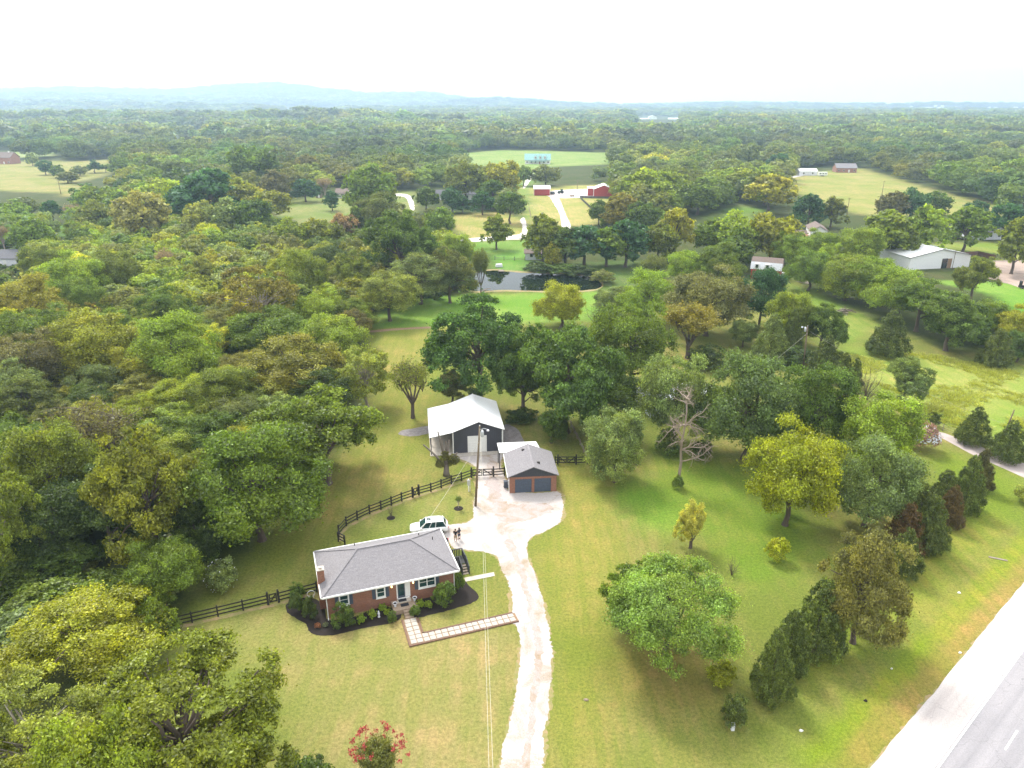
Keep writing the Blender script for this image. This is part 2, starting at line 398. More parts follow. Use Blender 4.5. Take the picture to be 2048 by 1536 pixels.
def airy_proto(seed, nleaf, leaf, ntw=130, spread=1.0, bk='bark', droop=0.0, base_r=.022):
    """many fine upright twigs fanning from a low fork, small thin leaves along the outer twigs"""
    g = np.random.default_rng(seed); mb = MB(); tw = []
    mb.tube([(0,0,-.01), (0,0,.06), (.01,0,.2)], [base_r*1.6, base_r*1.15, base_r], 7, cap=False)
    forks = []
    for k in range(7):
        an = 2*np.pi*k/7 + g.uniform(-.3,.3); q = np.array([math.cos(an)*g.uniform(.1,.24)*spread, math.sin(an)*g.uniform(.1,.24)*spread, g.uniform(.42,.62)])
        limb(mb, g, (0,0,.17), q, base_r*.7, base_r*.3, 5, 5, .0); forks.append(q)
    for k in range(ntw):
        f = forks[k % 7]; d = sphere_dirs(g, 1)[0]; d[2] = abs(d[2])*.8 + .1 - droop*.4
        q = np.array([0,0,.55]) + d*np.array([.46*spread,.46*spread,.44])*g.uniform(.8,1)
        q = q*.75 + f*.25; q = f + (q - f)*g.uniform(.55, 1.1)
        tw.append(limb(mb, g, f*g.uniform(.7,1), q, base_r*.16, base_r*.05, 3, 5, .05))
    T = np.array(tw); nt_, ns = T.shape[:2]
    i = g.integers(0, nt_, nleaf); s = g.uniform(.25, 1.0, nleaf)*(ns-1.001); j = s.astype(int); fr = (s-j)[:,None]
    C = T[i, j]*(1-fr) + T[i, j+1]*fr + g.normal(size=(nleaf,3))*.022
    C[:, 2] -= np.abs(g.normal(size=nleaf))*droop*.06
    V, Fq = leaf_quads(g, C, unit(g.normal(size=(nleaf,3))+np.array([0,0,.5])), leaf, leaf*.5)
    tone = np.zeros((nleaf,3)); tone[:,0] = np.clip(g.normal(1,.22,nleaf),.5,1.6); tone[:,1] = np.clip(g.uniform(-.3,.8,nt_)[i],0,1)
    return mb.mesh('trunk', M[bk], True), npmesh('crown', V, Fq, M['leaf'], np.repeat(tone,4,0))
def bare_mesh(seed, n1, upright, base_r, bk, name, levels=3, stems=1):
    """bare limbs: a leader with side boughs that fork again"""
    g = np.random.default_rng(seed); mb = MB()
    def br(p, d, ln, r, lv):
        k = 4; path = [p]
        for s in range(k):
            d = unit((d + g.normal(size=3)*.2)[None])[0]; path.append(path[-1] + d*ln/k)
        mb.tube(path, list(np.linspace(r, r*.45, k+1)), 5 if lv > 1 else 3, cap=False)
        if lv > 0:
            for s in range(3 if lv < 2 else 4):
                i = g.integers(1, k+1); nd = unit((d*.8 + g.normal(size=3)*.55 + np.array([0,0,.12]))[None])[0]
                br(path[i], nd, ln*g.uniform(.4,.62), r*.5, lv-1)
    for st in range(stems):
        if stems == 1:
            lead = [np.array([g.normal()*.012, g.normal()*.012, z]) for z in np.linspace(0, .93, 8)]; lead[0][2] = -.01
            mb.tube(lead, list(np.linspace(base_r, base_r*.25, 8)), 7, cap=False)
            for k in range(n1):
                i = 2 + (k*5)//n1 + g.integers(0, 1+1); i = min(i, 7); an = g.uniform(0, 6.28)
                d = np.array([math.cos(an), math.sin(an), upright + g.uniform(-.25,.3)])
                br(lead[i], unit(d[None])[0], g.uniform(.2,.34)*(1.15-lead[i][2]*.5), base_r*.38, levels-1)
        else:
            an = g.uniform(0, 6.28); q = g.uniform(.05,.3); d = np.array([math.cos(an)*q, math.sin(an)*q, 1])
            br(np.array([math.cos(an)*.03, math.sin(an)*.03, 0]), unit(d[None])[0], g.uniform(.5,.75), base_r, levels-1)
    return mb.mesh(name, M[bk], True)

K = {}
# large near trees
K['r'] = [proto(10+i, 'r', 46000, .0118, .14, 16) for i in range(3)]
K['t'] = [proto(20+i, 't', 46000, .0118, .10, 22) for i in range(3)]
K['w'] = [proto(30+i, 'w', 52000, .0105, .10, 26) for i in range(2)]
K['o'] = [proto(36+i, 'h', 30000, .0105, .05, 46, 'bark_pale', .02) for i in range(2)]      # thin crowns that show pale limbs
K['H'] = [proto(150+i, 'h', 90000, .0080, .03, 60) for i in range(1)]
K['W'] = [proto(154, 'w', 90000, .0082, .08, 34)]
K['Q'] = [proto(156, 'b', 60000, .0105, .16, 20)]
K['J'] = [proto(152, 'h', 60000, .0080, .03, 70, 'bark_pale', .02)]
K['a'] = [airy_proto(40+i, 15000, .0125) for i in range(2)]
K['v'] = [airy_proto(45, 3600, .012, 110, 1.1, 'bark', .6, .026), airy_proto(46, 6000, .012, 170, 1.0, 'bark_pale', 0, .02)]   # sparse
K['c'] = [proto(50+i, 'c', 20000, .0150, .25, 0, base_r=.03) for i in range(3)]
# the same kinds with fewer, larger leaves, for the middle distance
K['R'] = [proto(60+i, 'r', 5200, .034, .18, 8) for i in range(3)]
K['T'] = [proto(66+i, 't', 5200, .034, .14, 10) for i in range(3)]
K['C'] = [proto(72, 'c', 3000, .036, .25, 0)]
K['V'] = [airy_proto(74, 1500, .02, 150, 1.0, 'bark_dead')]
K['F'] = [proto(80+i, 'r' if i < 3 else 't', 1100, .07, .25, 3) for i in range(5)]          # far trees
def bush_mesh(seed, n, leaf, kind='b', fill=.2):
    V, Fq, tone, L, lr = make_crown(seed, kind, n, leaf, fill); return npmesh('foliage', V, Fq, M['leaf'], tone)
K['b'] = [bush_mesh(90+i, 6000, .026) for i in range(3)]
K['k'] = [bare_mesh(95+i, 0, 0, .010, 'bark', 'twigs', 3, 14) for i in range(2)]
K['d'] = [bare_mesh(101, 15, .35, .024, 'bark_dead', 'limbs', 4)]

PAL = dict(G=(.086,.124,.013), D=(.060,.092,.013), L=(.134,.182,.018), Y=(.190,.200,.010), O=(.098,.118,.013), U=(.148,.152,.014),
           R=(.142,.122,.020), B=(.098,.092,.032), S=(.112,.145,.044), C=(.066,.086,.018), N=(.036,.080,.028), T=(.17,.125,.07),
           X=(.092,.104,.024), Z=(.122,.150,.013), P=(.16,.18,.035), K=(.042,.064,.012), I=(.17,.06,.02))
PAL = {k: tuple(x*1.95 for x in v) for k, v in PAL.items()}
def solve_tree(px, ytop, wpx, spec):
    """ground point, crown width and height (metres) of a plant seen at photo column px with its top at row ytop.
    spec > 10: photo row of its foot; else height / width"""
    if spec > 10:
        b = A(px, spec); lo, hi = .2, 60.0
        for _ in range(50):
            h = (lo + hi) / 2
            if PX((b.x, b.y, h))[1] > ytop: lo = h
            else: hi = h
        h = lo; dep = b.y * cP + (CAMH - h * .5) * sP
        return b, wpx * dep / F, h
    lo, hi = 20.0, 6000.0
    for _ in range(60):
        Y = math.sqrt(lo * hi); 
        W = wpx * (Y * cP + CAMH * .8 * sP) / F; h = W * spec
        if PX((0, Y, h))[1] > ytop: lo = Y       # too near: its top is too low in the picture
        else: hi = Y
    dep = Y * cP + (CAMH - h * .55) * sP
    return Vector(((px - 1024) / F * (Y * cP + (CAMH - h * .5) * sP), Y, 0)), W, h
TREES = []          # (x, y, radius) of every plant, for spacing the rest
NAMES = dict(Q='broadleaf_tree', W='spreading_tree', H='broadleaf_tree', J='thin_crowned_tree', r='broadleaf_tree', t='broadleaf_tree', w='spreading_tree', o='thin_crowned_tree', a='twiggy_tree', v='sparse_tree', c='cedar_tree',
             R='broadleaf_tree', T='broadleaf_tree', C='cedar_tree', V='bare_tree', F='broadleaf_tree', b='round_shrub', k='bare_shrub', d='dead_tree')
used = {}
def plant_at(kind, loc, W, H, col, label, group=None, cat=None, rz=None, lean=0):
    L = K[kind]; i = used.get(kind, 0); used[kind] = i + 1; pr_ = L[i % len(L)]
    W = W * (1.24 if kind in 'tT' else 1.13 if kind in 'rwHJoRv' else 1.1 if kind in 'cC' else 1)
    c = PAL[col] if isinstance(col, str) else col; j = rnd.uniform(.9, 1.1)
    c = (c[0]*j*rnd.uniform(.95,1.05), c[1]*j, c[2]*j, 1)
    rz = rnd.uniform(0, 6.28) if rz is None else rz
    cat = cat or ('shrub' if kind in 'bk' else 'cedar tree' if kind in 'cC' else 'tree')
    if isinstance(pr_, tuple):
        e = thing(NAMES[kind], loc, rz, label, cat, group); e.scale = (W, W, H); e.rotation_euler = (lean, 0, rz)
        link('trunk', pr_[0], e); cr = link('crown', pr_[1], e); cr.color = c
    else:
        e = link(NAMES[kind], pr_, None, loc, rz); e.scale = (W, W, H); e.color = c; tag(e, label, cat, group)
    TREES.append((loc[0], loc[1], W / 2)); return e

# ------------------------------------------------------------------ terrain
RIDGES = [  # distance, depth of the ridge, then (photo column, row of its crest)
    (6500, 700, [(-900,188),(0,179),(200,177),(350,180),(470,171),(560,166),(640,177),(740,189),(860,184),(930,195),(1000,204),(1150,211),(1500,206),(1600,208),(1800,214),(2048,212),(3000,212)]),
    (5000, 480, [(-900,200),(0,188),(300,192),(600,204),(800,209),(940,200),(1000,199),(1100,204),(1230,212),(1330,216),(1420,209),(1600,207),(1800,213),(1900,208),(2048,209),(3000,206)]),
    (3500, 330, [(-900,216),(0,206),(200,210),(420,208),(600,220),(800,224),(1000,218),(1200,224),(1330,232),(1420,230),(1600,226),(1700,228),(2048,226),(3000,224)]),
    (1600, 150, [(-900,246),(0,244),(200,247),(420,250),(600,238),(760,237),(900,244),(1100,252),(1300,249),(1500,250),(1700,254),(1900,250),(2048,256),(3000,252)])]
def ground_z(X, Y):
    X = np.asarray(X, float); Y = np.asarray(Y, float); z = np.zeros_like(Y); Ys = np.maximum(Y, 1)
    px = 1024 + F * X / (Ys * cP)
    for D, wd, prof in RIDGES:
        row = np.interp(px, [p[0] for p in prof], [p[1] for p in prof]) + 3
        e = np.arctan((768 - row) / F) - PITCH; h = CAMH + D * np.tan(e)
        z = np.maximum(z, np.maximum(h, 0) * np.exp(-((Y - D) / wd) ** 2))
    z += np.clip((Y - 900) / 800, 0, 1) * (4 * np.sin(X / 210 + Y / 330) + 3 * np.sin(Y / 140 - X / 300))
    return np.where(Y > 850, z, 0)
def gz1(x, y): return float(ground_z(np.array([x]), np.array([y]))[0])

def inpoly(X, Y, poly):
    c = np.zeros(X.shape, bool); n = len(poly)
    for i in range(n):
        x0, y0 = poly[i]; x1, y1 = poly[(i+1) % n]
        if y0 == y1: continue
        k = ((y0 > Y) != (y1 > Y)) & (X < (x1 - x0) * (Y - y0) / (y1 - y0) + x0); c ^= k
    return c
def W2(pts): return [tuple(A(x, y)[:2]) for x, y in pts]
# ground covers: outline in photo pixels, soft edge in metres, grass colour
GRASS, STRAW, LUSH = (.150,.162,.036), (.25,.205,.085), (.110,.190,.020)
COVER = [
    ('open', [(690,760),(735,650),(800,612),(905,600),(925,588),(1200,582),(1290,560),(1500,560),(1560,545),(1640,590),(1760,650),(1900,700),(2300,740),(2600,1700),(200,1800),(330,1250),(400,1160),(500,1095),(620,985),(690,890),(770,830)], 3.0, (.178,.178,.048)),
    ('front yard', [(330,1265),(640,1185),(900,1250),(1040,1260),(1030,1536),(1000,1700),(420,1700),(600,1500),(480,1290)], 2.0, (.235,.205,.078)),
    ('side yard', [(690,1075),(720,1030),(940,955),(950,1040),(820,1055)], 1.5, (.205,.200,.062)),
    ('back strip', [(745,655),(900,650),(880,800),(780,860),(700,980),(640,1090),(520,1140),(500,1110),(640,970),(760,850)], 2.5, (0.208,0.197,0.049)),
    ('west tan', [(350,1250),(480,1180),(600,1130),(620,1180),(340,1262)], 1.5, (.215,.200,.06)),
    ('barn lawn', [(775,830),(860,830),(860,930),(700,1010),(700,960)], 2, (0.213,0.197,0.053)),
    ('right lawn light', [(1120,930),(1180,930),(1250,1100),(1220,1350),(1180,1536),(1100,1536),(1105,1300),(1060,1090),(1125,1040)], 2.5, (0.213,0.202,0.048)),
    ('right lawn lush', [(1230,965),(1310,965),(1400,1000),(1370,1080),(1290,1060),(1230,1010)], 2.5, (.150,.225,.034)),
    ('tree lawn', [(1300,880),(1480,920),(1640,1050),(1640,1130),(1480,1180),(1400,1060),(1310,970)], 3, (.155,.200,.032)),
    ('under maple', [(1210,1290),(1330,1270),(1450,1300),(1420,1420),(1300,1420),(1220,1360)], 3, (0.185,0.153,0.044)),  # dead grass, with some of the maple's shadow put into its colour
    ('pond lawn', [(770,600),(925,590),(1200,583),(1300,600),(1200,640),(860,655),(745,655)], 2.5, (0.163,0.256,0.044)),
    ('verge strip', [(1580,1536),(2048,1060),(2100,960),(2140,1040),(2060,1110),(1690,1500),(1660,1536)], 1.2, (0.190,0.224,0.022)),
    ('verge dry', [(1660,1550),(1700,1480),(2060,1110),(2150,1100),(2100,1160),(2048,1175),(1742,1545)], 1.0, (0.264,0.197,0.057)),
    ('hedge lawn', [(1860,900),(1900,900),(2048,960),(2048,1030),(1860,1240),(1560,1400),(1600,1320),(1900,1030)], 2.5, (0.179,0.202,0.032)),
    ('meadow', [(1690,690),(1800,705),(2400,760),(2400,960),(2048,900),(1860,840),(1800,790),(1650,720)], 2.5, (.225,.255,.058)),
    ('pasture', [(1560,560),(1650,590),(1760,650),(1700,690),(1650,680),(1620,620)], 2.5, (.165,.215,.042)),
    ('far lawn', [(1850,560),(2200,570),(2300,720),(2010,640),(1990,590)], 2, (0.152,0.256,0.039)),
    ('yard field', [(1820,490),(2100,480),(2200,560),(2060,570),(1980,520)], 3, (0.196,0.224,0.048)),
    ('bank lawn', [(985,505),(1060,495),(1062,535),(1040,545),(985,540)], 3, (0.134,0.240,0.048)),
    ('pond bank', [(1150,525),(1290,520),(1290,580),(1200,585),(1200,560),(1080,540)], 3, (0.096,0.137,0.039)),
    ('mown lawn', [(890,432),(1000,424),(1050,440),(1056,478),(925,484)], 3, (0.275,0.246,0.083)),
    ('bank field', [(900,484),(1060,480),(1060,500),(990,508),(900,505)], 3, (0.146,0.229,0.048)),
    ('hay', [(1030,375),(1238,368),(1238,400),(1190,450),(1060,455),(1048,430)], 4, (0.303,0.268,0.097)),
    ('hay green', [(1030,378),(1060,376),(1062,440),(1052,440)], 3, (0.190,0.229,0.067)),
    ('house meadow', [(520,410),(590,394),(830,383),(832,430),(740,412),(738,432),(640,455),(588,458)], 4, (0.185,0.202,0.067)),
    ('green roof field', [(905,308),(1000,300),(1235,305),(1232,328),(1090,334),(1064,378),(1030,378),(1040,338),(930,330)], 8, (0.202,0.256,0.078)),
    ('strip field', [(1335,299),(1545,303),(1545,322),(1420,310)], 10, (0.235,0.262,0.078)),
    ('hill meadow', [(1545,352),(1720,336),(1870,380),(2010,412),(1990,436),(1900,430),(1740,432),(1700,424),(1590,388)], 5, (0.253,0.235,0.078)),
    ('mid green', [(1400,436),(1480,408),(1530,420),(1490,448)], 4, (0.168,0.229,0.057)),
    ('left field', [(-300,330),(245,319),(238,344),(150,366),(125,386),(-60,380)], 6, (0.246,0.224,0.083)),
    ('left field lower', [(115,374),(168,370),(160,392),(125,393)], 5, (0.270,0.224,0.087)),
    ('glade', [(100,452),(140,448),(142,470),(110,475)], 3, (0.134,0.218,0.057)),
    ('glade two', [(300,418),(352,412),(350,428),(315,432)], 3, (0.146,0.218,0.057)),
    ('far strip', [(250,268),(330,262),(420,258),(425,266),(330,271),(250,275)], 12, (0.231,0.276,0.103)),
    ('far strip', [(-80,310),(60,303),(118,303),(110,312),(-80,320)], 8, (0.220,0.253,0.103)),
    ('far strip', [(560,213),(680,214),(680,218),(560,217)], 40, (0.264,0.299,0.138)),
    ('far strip', [(1655,308),(1720,306),(1720,312),(1655,314)], 6, (0.209,0.265,0.092)),
    ('far strip', [(330,300),(440,296),(440,303),(330,307)], 6, (0.187,0.253,0.081)),
    ('farm slope', [(1260,235),(1370,236),(1372,243),(1250,243)], 30, (0.190,0.240,0.078)),
]
COVER_W = [(n, W2(p), s, c) for n, p, s, c in COVER]
def build_ground():
    ys = [-60, -20, 5]; y = 20.0
    while y < 7300: ys.append(y); y += 1.25 if y < 250 else y * .0115
    ys = np.array(ys); s = np.linspace(-1, 1, 300); nx = len(s)
    half = np.where(ys < 120, 95 + np.maximum(ys, 0) * .95, 209 + (ys - 120) * 1.05)
    X = s[None, :] * half[:, None]; Y = np.repeat(ys[:, None], nx, 1)
    X = X.ravel(); Y = Y.ravel(); Z = ground_z(X, Y)
    g = np.random.default_rng(3); base = np.array([.062, .072, .022]); c = np.tile(base, (len(X), 1))
    for n, poly, soft, colr in COVER_W:
        P = np.array(poly); lo, hi = P.min(0) - soft * 2, P.max(0) + soft * 2
        k = np.where((X > lo[0]) & (X < hi[0]) & (Y > lo[1]) & (Y < hi[1]))[0]
        if not len(k): continue
        w_ = np.zeros(len(k))
        for q in range(14): w_ += inpoly(X[k] + g.normal(size=len(k)) * soft * .55, Y[k] + g.normal(size=len(k)) * soft * .55, poly)
        w_ = (w_ / 14)[:, None]; c[k] = c[k] * (1 - w_) + np.array(colr) * w_
    V = np.stack([X, Y, Z], 1); r_ = len(ys); i = np.arange((r_ - 1) * (nx - 1)); rr = i // (nx - 1); cc = i % (nx - 1); b = rr * nx + cc
    me = npmesh('ground', V, np.stack([b, b + 1, b + nx + 1, b + nx], 1), M['grass'], None, c, True)
    return tag(link('ground', me), 'grassy ground of lawns, fields and woodland floor', None, None, 'structure')
def grassmat():
    m, t, b = newmat('grass'); at = t.nodes.new('ShaderNodeAttribute'); at.attribute_name = 'tint'
    big = noise_out(t, .05, 5, .6); mid = noise_out(t, .33, 5, .65, dist=.6); fine = noise_out(t, 3.2, 6, .75); tiny = noise_out(t, 14, 3, .7)
    tc = t.nodes.new('ShaderNodeTexCoord'); mp = N(t, 'ShaderNodeMapping'); mp.inputs['Scale'].default_value = (1.0, .09, 1); mp.inputs['Rotation'].default_value = (0, 0, .22)
    t.links.new(tc.outputs['Object'], mp.inputs[0]); stripe = noise_out(t, .9, 2, .5, mp.outputs[0])
    c = at.outputs['Color']
    straw = mixc(t, 1.0, c, (1.34, 1.12, 1.3), 'MULTIPLY'); lush = mixc(t, 1.0, c, (.70, .90, .55), 'MULTIPLY')
    c1 = mixc(t, ramp(t, mid, [(.42, (0,0,0)), (.66, (1,1,1))]), c, straw)
    c1 = mixc(t, ramp(t, big, [(.42, (0,0,0)), (.62, (.9,.9,.9))]), c1, lush)
    c1 = mixc(t, mathn(t, 'MULTIPLY', ramp(t, stripe, [(.45, (0,0,0)), (.58, (1,1,1))]), .45), c1, lush)
    c1 = mixc(t, 1.0, c1, ramp(t, fine, [(.28, (.52,.56,.5)), (.5, (1,1,1)), (.72, (1.42,1.36,1.4))]), 'MULTIPLY')
    c1 = mixc(t, 1.0, c1, ramp(t, tiny, [(.3, (.55,.58,.55)), (.7, (1.42,1.4,1.4))]), 'MULTIPLY')
    t.links.new(c1, b.inputs['Base Color']); b.inputs['Roughness'].default_value = .95; b.inputs['Specular IOR Level'].default_value = .1
    bump(t, b, mathn(t, 'ADD', fine, tiny), .55, .08); return m
M['grass'] = grassmat()
def sheet_mesh(name, pts, z, mat, jit=.0, step=.5, seed=1):
    """flat sheet from a world outline; edge broken up by jit metres"""
    out = []; n = len(pts)
    for i in range(n):
        a = Vector((*pts[i][:2], 0)); b = Vector((*pts[(i+1) % n][:2], 0)); L = (b - a).length; k = max(1, int(L / step))
        for q in range(k): out.append(a.lerp(b, q / k))
    if jit:
        o2 = []
        for p in out:
            v = mnoise.noise_vector(Vector((p.x * .35, p.y * .35, seed))) * jit + mnoise.noise_vector(Vector((p.x * 5, p.y * 5, seed + 5))) * jit * .8
            o2.append(p + Vector((v.x, v.y, 0)))
        out = o2
    tri = tessellate_polygon([out]); me = bpy.data.meshes.new(name)
    fs = []
    for q in tri:
        a, b, c = [out[i] for i in q]
        fs.append(tuple(q) if (b - a).cross(c - a).z > 0 else tuple(reversed(q)))
    me.from_pydata([(p.x, p.y, z) for p in out], [], fs); me.materials.append(mat); me.update(); return me
def smooth_px(pts, n=4, closed=True):
    """Catmull-Rom through photo points"""
    out = []; L = len(pts)
    for i in range(L):
        p0, p1, p2, p3 = [Vector(pts[(i + k) % L]) for k in (-1, 0, 1, 2)]
        for q in range(n):
            s = q / n
            v = .5 * ((2*p1) + (p2-p0)*s + (2*p0-5*p1+4*p2-p3)*s*s + (3*p1-p0-3*p2+p3)*s**3)
            out.append((v.x, v.y))
    return out
def structure(name, px, z, mat, jit=0, label=None, sm=True, step=.5, seed=1):
    pts = W2(smooth_px(px) if sm else px)
    return tag(link(name, sheet_mesh(name, pts, z, mat, jit, step, seed)), label, None, None, 'structure')
def roadmat(name, c1_, c2_, speck=.5, crack=.5):
    m, t, b = newmat(name); tc = t.nodes.new('ShaderNodeTexCoord'); mp = N(t, 'ShaderNodeMapping'); mp.vector_type = 'TEXTURE'
    mp.inputs['Rotation'].default_value = (0, 0, math.atan2(37.26*.65, 37.26*.76)); mp.inputs['Scale'].default_value = (45, 1.3, 1)
    t.links.new(tc.outputs['Object'], mp.inputs[0]); st = noise_out(t, 1.0, 3, .55, mp.outputs[0]); bl = noise_out(t, .18, 5, .7, dist=.7); f = noise_out(t, 8, 5, .8)
    c = mixc(t, ramp(t, st, [(.36, (0,0,0)), (.64, (1,1,1))]), c1_, c2_); c = mixc(t, .5, c, ramp(t, bl, [(.3, (.82,.82,.82)), (.7, (1.12,1.1,1.08))]), 'MULTIPLY')
    c = mixc(t, speck, c, ramp(t, f, [(.3, (.62,.62,.62)), (.65, (1.2,1.2,1.2))]), 'MULTIPLY')
    v = N(t, 'ShaderNodeTexVoronoi', Scale=.32); v.feature = 'DISTANCE_TO_EDGE'; wv = t.nodes.new('ShaderNodeVectorMath'); wv.operation = 'ADD'
    nc = N(t, 'ShaderNodeTexNoise', Scale=.9, Detail=3.0); t.links.new(tc.outputs['Object'], nc.inputs['Vector']); t.links.new(tc.outputs['Object'], wv.inputs[0]); t.links.new(nc.outputs['Color'], wv.inputs[1]); t.links.new(wv.outputs[0], v.inputs['Vector'])
    c = mixc(t, mathn(t, 'MULTIPLY', mathn(t, 'LESS_THAN', v.outputs['Distance'], .006), crack), c, tuple(q*.45 for q in c2_))
    t.links.new(c, b.inputs['Base Color']); b.inputs['Roughness'].default_value = .92; bump(t, b, f, .3, .03); return m
def gravelmat(name, base, dirt, dscale=.25, dlo=.55, dhi=.72, speck=.6):
    m, t, b = newmat(name); big = noise_out(t, dscale, 5, .65, dist=.8); f = noise_out(t, 9, 5, .8); v = N(t, 'ShaderNodeTexVoronoi', Scale=7.0)
    tc = t.nodes.new('ShaderNodeTexCoord'); t.links.new(tc.outputs['Object'], v.inputs['Vector'])
    c = mixc(t, ramp(t, big, [(dlo, (0,0,0)), (dhi, (1,1,1))]), base, dirt)
    c = mixc(t, speck, c, ramp(t, f, [(.3, (.6,.58,.56)), (.6, (1.15,1.15,1.15))]), 'MULTIPLY')
    t.links.new(c, b.inputs['Base Color']); b.inputs['Roughness'].default_value = .95; bump(t, b, mathn(t, 'ADD', f, v.outputs[0]), .5, .05); return m
M['gravel'] = gravelmat('limestone_gravel', (.42,.385,.37), (.29,.23,.16), .22, .50, .70, .9)
M['track'] = gravelmat('pink_worn_gravel', (.375,.325,.31), (.29,.22,.15), .5, .45, .7, .9)
M['margin'] = gravelmat('bare_earth_margin', (.30,.22,.11), (.20,.20,.06), .9, .40, .6)
M['barn_stone'] = gravelmat('grey_crushed_stone', (.25,.23,.23), (.17,.15,.145), 1.8, .4, .65, 1.0)
M['asphalt'] = roadmat('worn_asphalt', (.285,.275,.29), (.20,.195,.21), .5, .3)
M['shoulder'] = roadmat('pale_shoulder', (.52,.48,.46), (.41,.365,.35), .6, .25)
M['lane_road'] = gravelmat('narrow_road_asphalt', (.42,.36,.34), (.34,.29,.27), .3, .4, .7, .5)
M['far_road'] = gravelmat('far_pale_road', (.62,.57,.54), (.5,.46,.42), .1, .5, .7, .2)
M['dirt'] = gravelmat('brown_dirt', (.36,.27,.22), (.22,.17,.14), .09, .4, .65, .5)
M['paint'] = plain('white_road_paint', (.82,.82,.80), (.68,.68,.66), 3, .7, .1)
build_ground()

DRIVE = [(1000,1560),(1008,1500),(1020,1440),(1030,1380),(1037,1330),(1040,1285),(1034,1255),(1024,1240),(1021,1205),(1019,1175),(1008,1148),(994,1115),(975,1104),(950,1102),(925,1100),(905,1094),(893,1075),(885,1056),(905,1049),(935,1045),(948,1035),(949,1012),(952,985),(953,960),(955,938),(930,922),(905,916),(912,909),(960,908),(1002,905),(1004,930),(1012,960),(1020,984),(1070,986),(1115,982),(1126,1000),(1127,1022),(1119,1044),(1090,1062),(1062,1074),(1052,1090),(1058,1118),(1072,1150),(1084,1190),(1095,1240),(1102,1290),(1104,1340),(1100,1400),(1090,1460),(1078,1560)]
def grow(px, d):
    c = Vector((0, 0)); out = []; n = len(px)
    area = sum(px[i][0]*px[(i+1)%n][1] - px[(i+1)%n][0]*px[i][1] for i in range(n)); sg = 1 if area > 0 else -1
    for i in range(n):
        t = Vector(px[(i+1)%n]) - Vector(px[i-1]); t.normalize(); out.append((px[i][0] + t.y*d*sg, px[i][1] - t.x*d*sg))
    return out
structure('bare_earth_margin', grow(DRIVE, 3), .006, M['margin'], .45, 'worn brown earth edge along the gravel driveway', True, .2, 3)
structure('driveway', DRIVE, .014, M['gravel'], .30, 'pale gravel driveway curving from the foreground to the garage and barn', True, .2, 1)
structure('wheel_worn_band', [(1030,1560),(1052,1480),(1062,1400),(1068,1330),(1066,1270),(1056,1215),(1042,1160),(1025,1115),(1008,1085),(1024,1080),(1038,1110),(1054,1160),(1070,1215),(1080,1270),(1083,1330),(1077,1400),(1066,1480),(1046,1560)], .02, M['track'], .35, 'pinkish worn band running up the middle of the gravel driveway', True, .25, 9)
structure('wheel_worn_band', [(975,920),(990,925),(1000,960),(1010,1000),(1040,1010),(1090,1008),(1100,1020),(1060,1040),(1015,1045),(985,1030),(975,980)], .02, M['track'], .8, 'brown mottled worn gravel in front of the garage doors', True, .25, 10)
structure('stone_bed', [(798,868),(806,861),(830,856),(858,852),(866,856),(866,864),(850,869),(820,873)], .012, M['barn_stone'], .25, 'grey crushed stone apron beside the left side of the metal barn')
structure('stone_bed', [(1010,850),(1028,853),(1040,866),(1046,880),(1045,896),(1010,900),(1000,880)], .012, M['barn_stone'], .25, 'grey crushed stone bed along the right side of the metal barn')
# highway: an edge line, lane and dashes run along one direction
hw0 = A(1742, 1536); hd = (A(2048, 1165) - A(1742, 1536)).normalized(); hn = Vector((hd.y, -hd.x, 0))
def strip(name, a0, a1, s0, s1, z, mat, label, parent=None, jit=0, seed=1):
    """band between offsets a0..a1 (metres right of the shoulder's edge), from s0 to s1 along the road"""
    p = [hw0 + hd*s0 + hn*a0, hw0 + hd*s0 + hn*a1, hw0 + hd*s1 + hn*a1, hw0 + hd*s1 + hn*a0]
    return link(name, sheet_mesh(name, [tuple(q[:2]) for q in p], z, mat, jit, .35 if jit > .3 else 1.2, seed), parent)
e0 = A(1868, 1536) - hw0; edge = e0.dot(hn); d0 = A(2010, 1500) - hw0; dl = d0.dot(hn); ds = d0.dot(hd)
tag(strip('gravel_verge', -.12, .3, -60, 160, .006, M['margin'], None, None, .4, 8), 'gritty earth strip between the verge grass and the highway shoulder', None, None, 'structure')
tag(strip('highway_shoulder', 0, edge + .2, -60, 160, .014, M['shoulder'], None, None, .12, 4), 'wide pale shoulder of the highway', None, None, 'structure')
hwy = tag(strip('highway', edge + .05, edge + 16, -60, 160, .020, M['asphalt'], None), 'grey asphalt highway crossing the lower right corner', None, None, 'structure')
strip('edge_line', edge + .12, edge + .27, -60, 160, .026, M['paint'], None, hwy)
for k in range(-4, 12): strip('lane_dash', dl - .07, dl + .07, ds + k*12.2, ds + k*12.2 + 3.05, .026, M['paint'], None, hwy)
structure('side_road', [(1868,872),(1890,880),(1930,902),(1975,923),(2048,955),(2200,1020),(2260,1010),(2048,927),(2000,910),(1960,893),(1920,878),(1880,864),(1850,862)], .012, M['lane_road'], .15, 'narrow grey lane running in from the right edge')
structure('side_drive', [(1683,770),(1700,768),(1716,782),(1730,800),(1705,812),(1690,803)], .012, M['soil'], .3, 'pale earth drive glimpsed between the maples')
structure('worn_track', [(742,661),(800,656),(870,653),(872,656),(800,660),(745,665)], .01, M['soil'], .2, 'thin reddish worn track across the back strip of lawn')
structure('far_drive', [(1100,392),(1112,389),(1120,400),(1130,425),(1142,456),(1125,458),(1120,430),(1108,408)], .03, M['far_road'], .3, 'gravel track running from the red barns towards the pond')
structure('far_yard', [(1095,383),(1200,378),(1205,392),(1112,396)], .028, M['far_road'], .5, 'pale gravel yard between the two red barns')
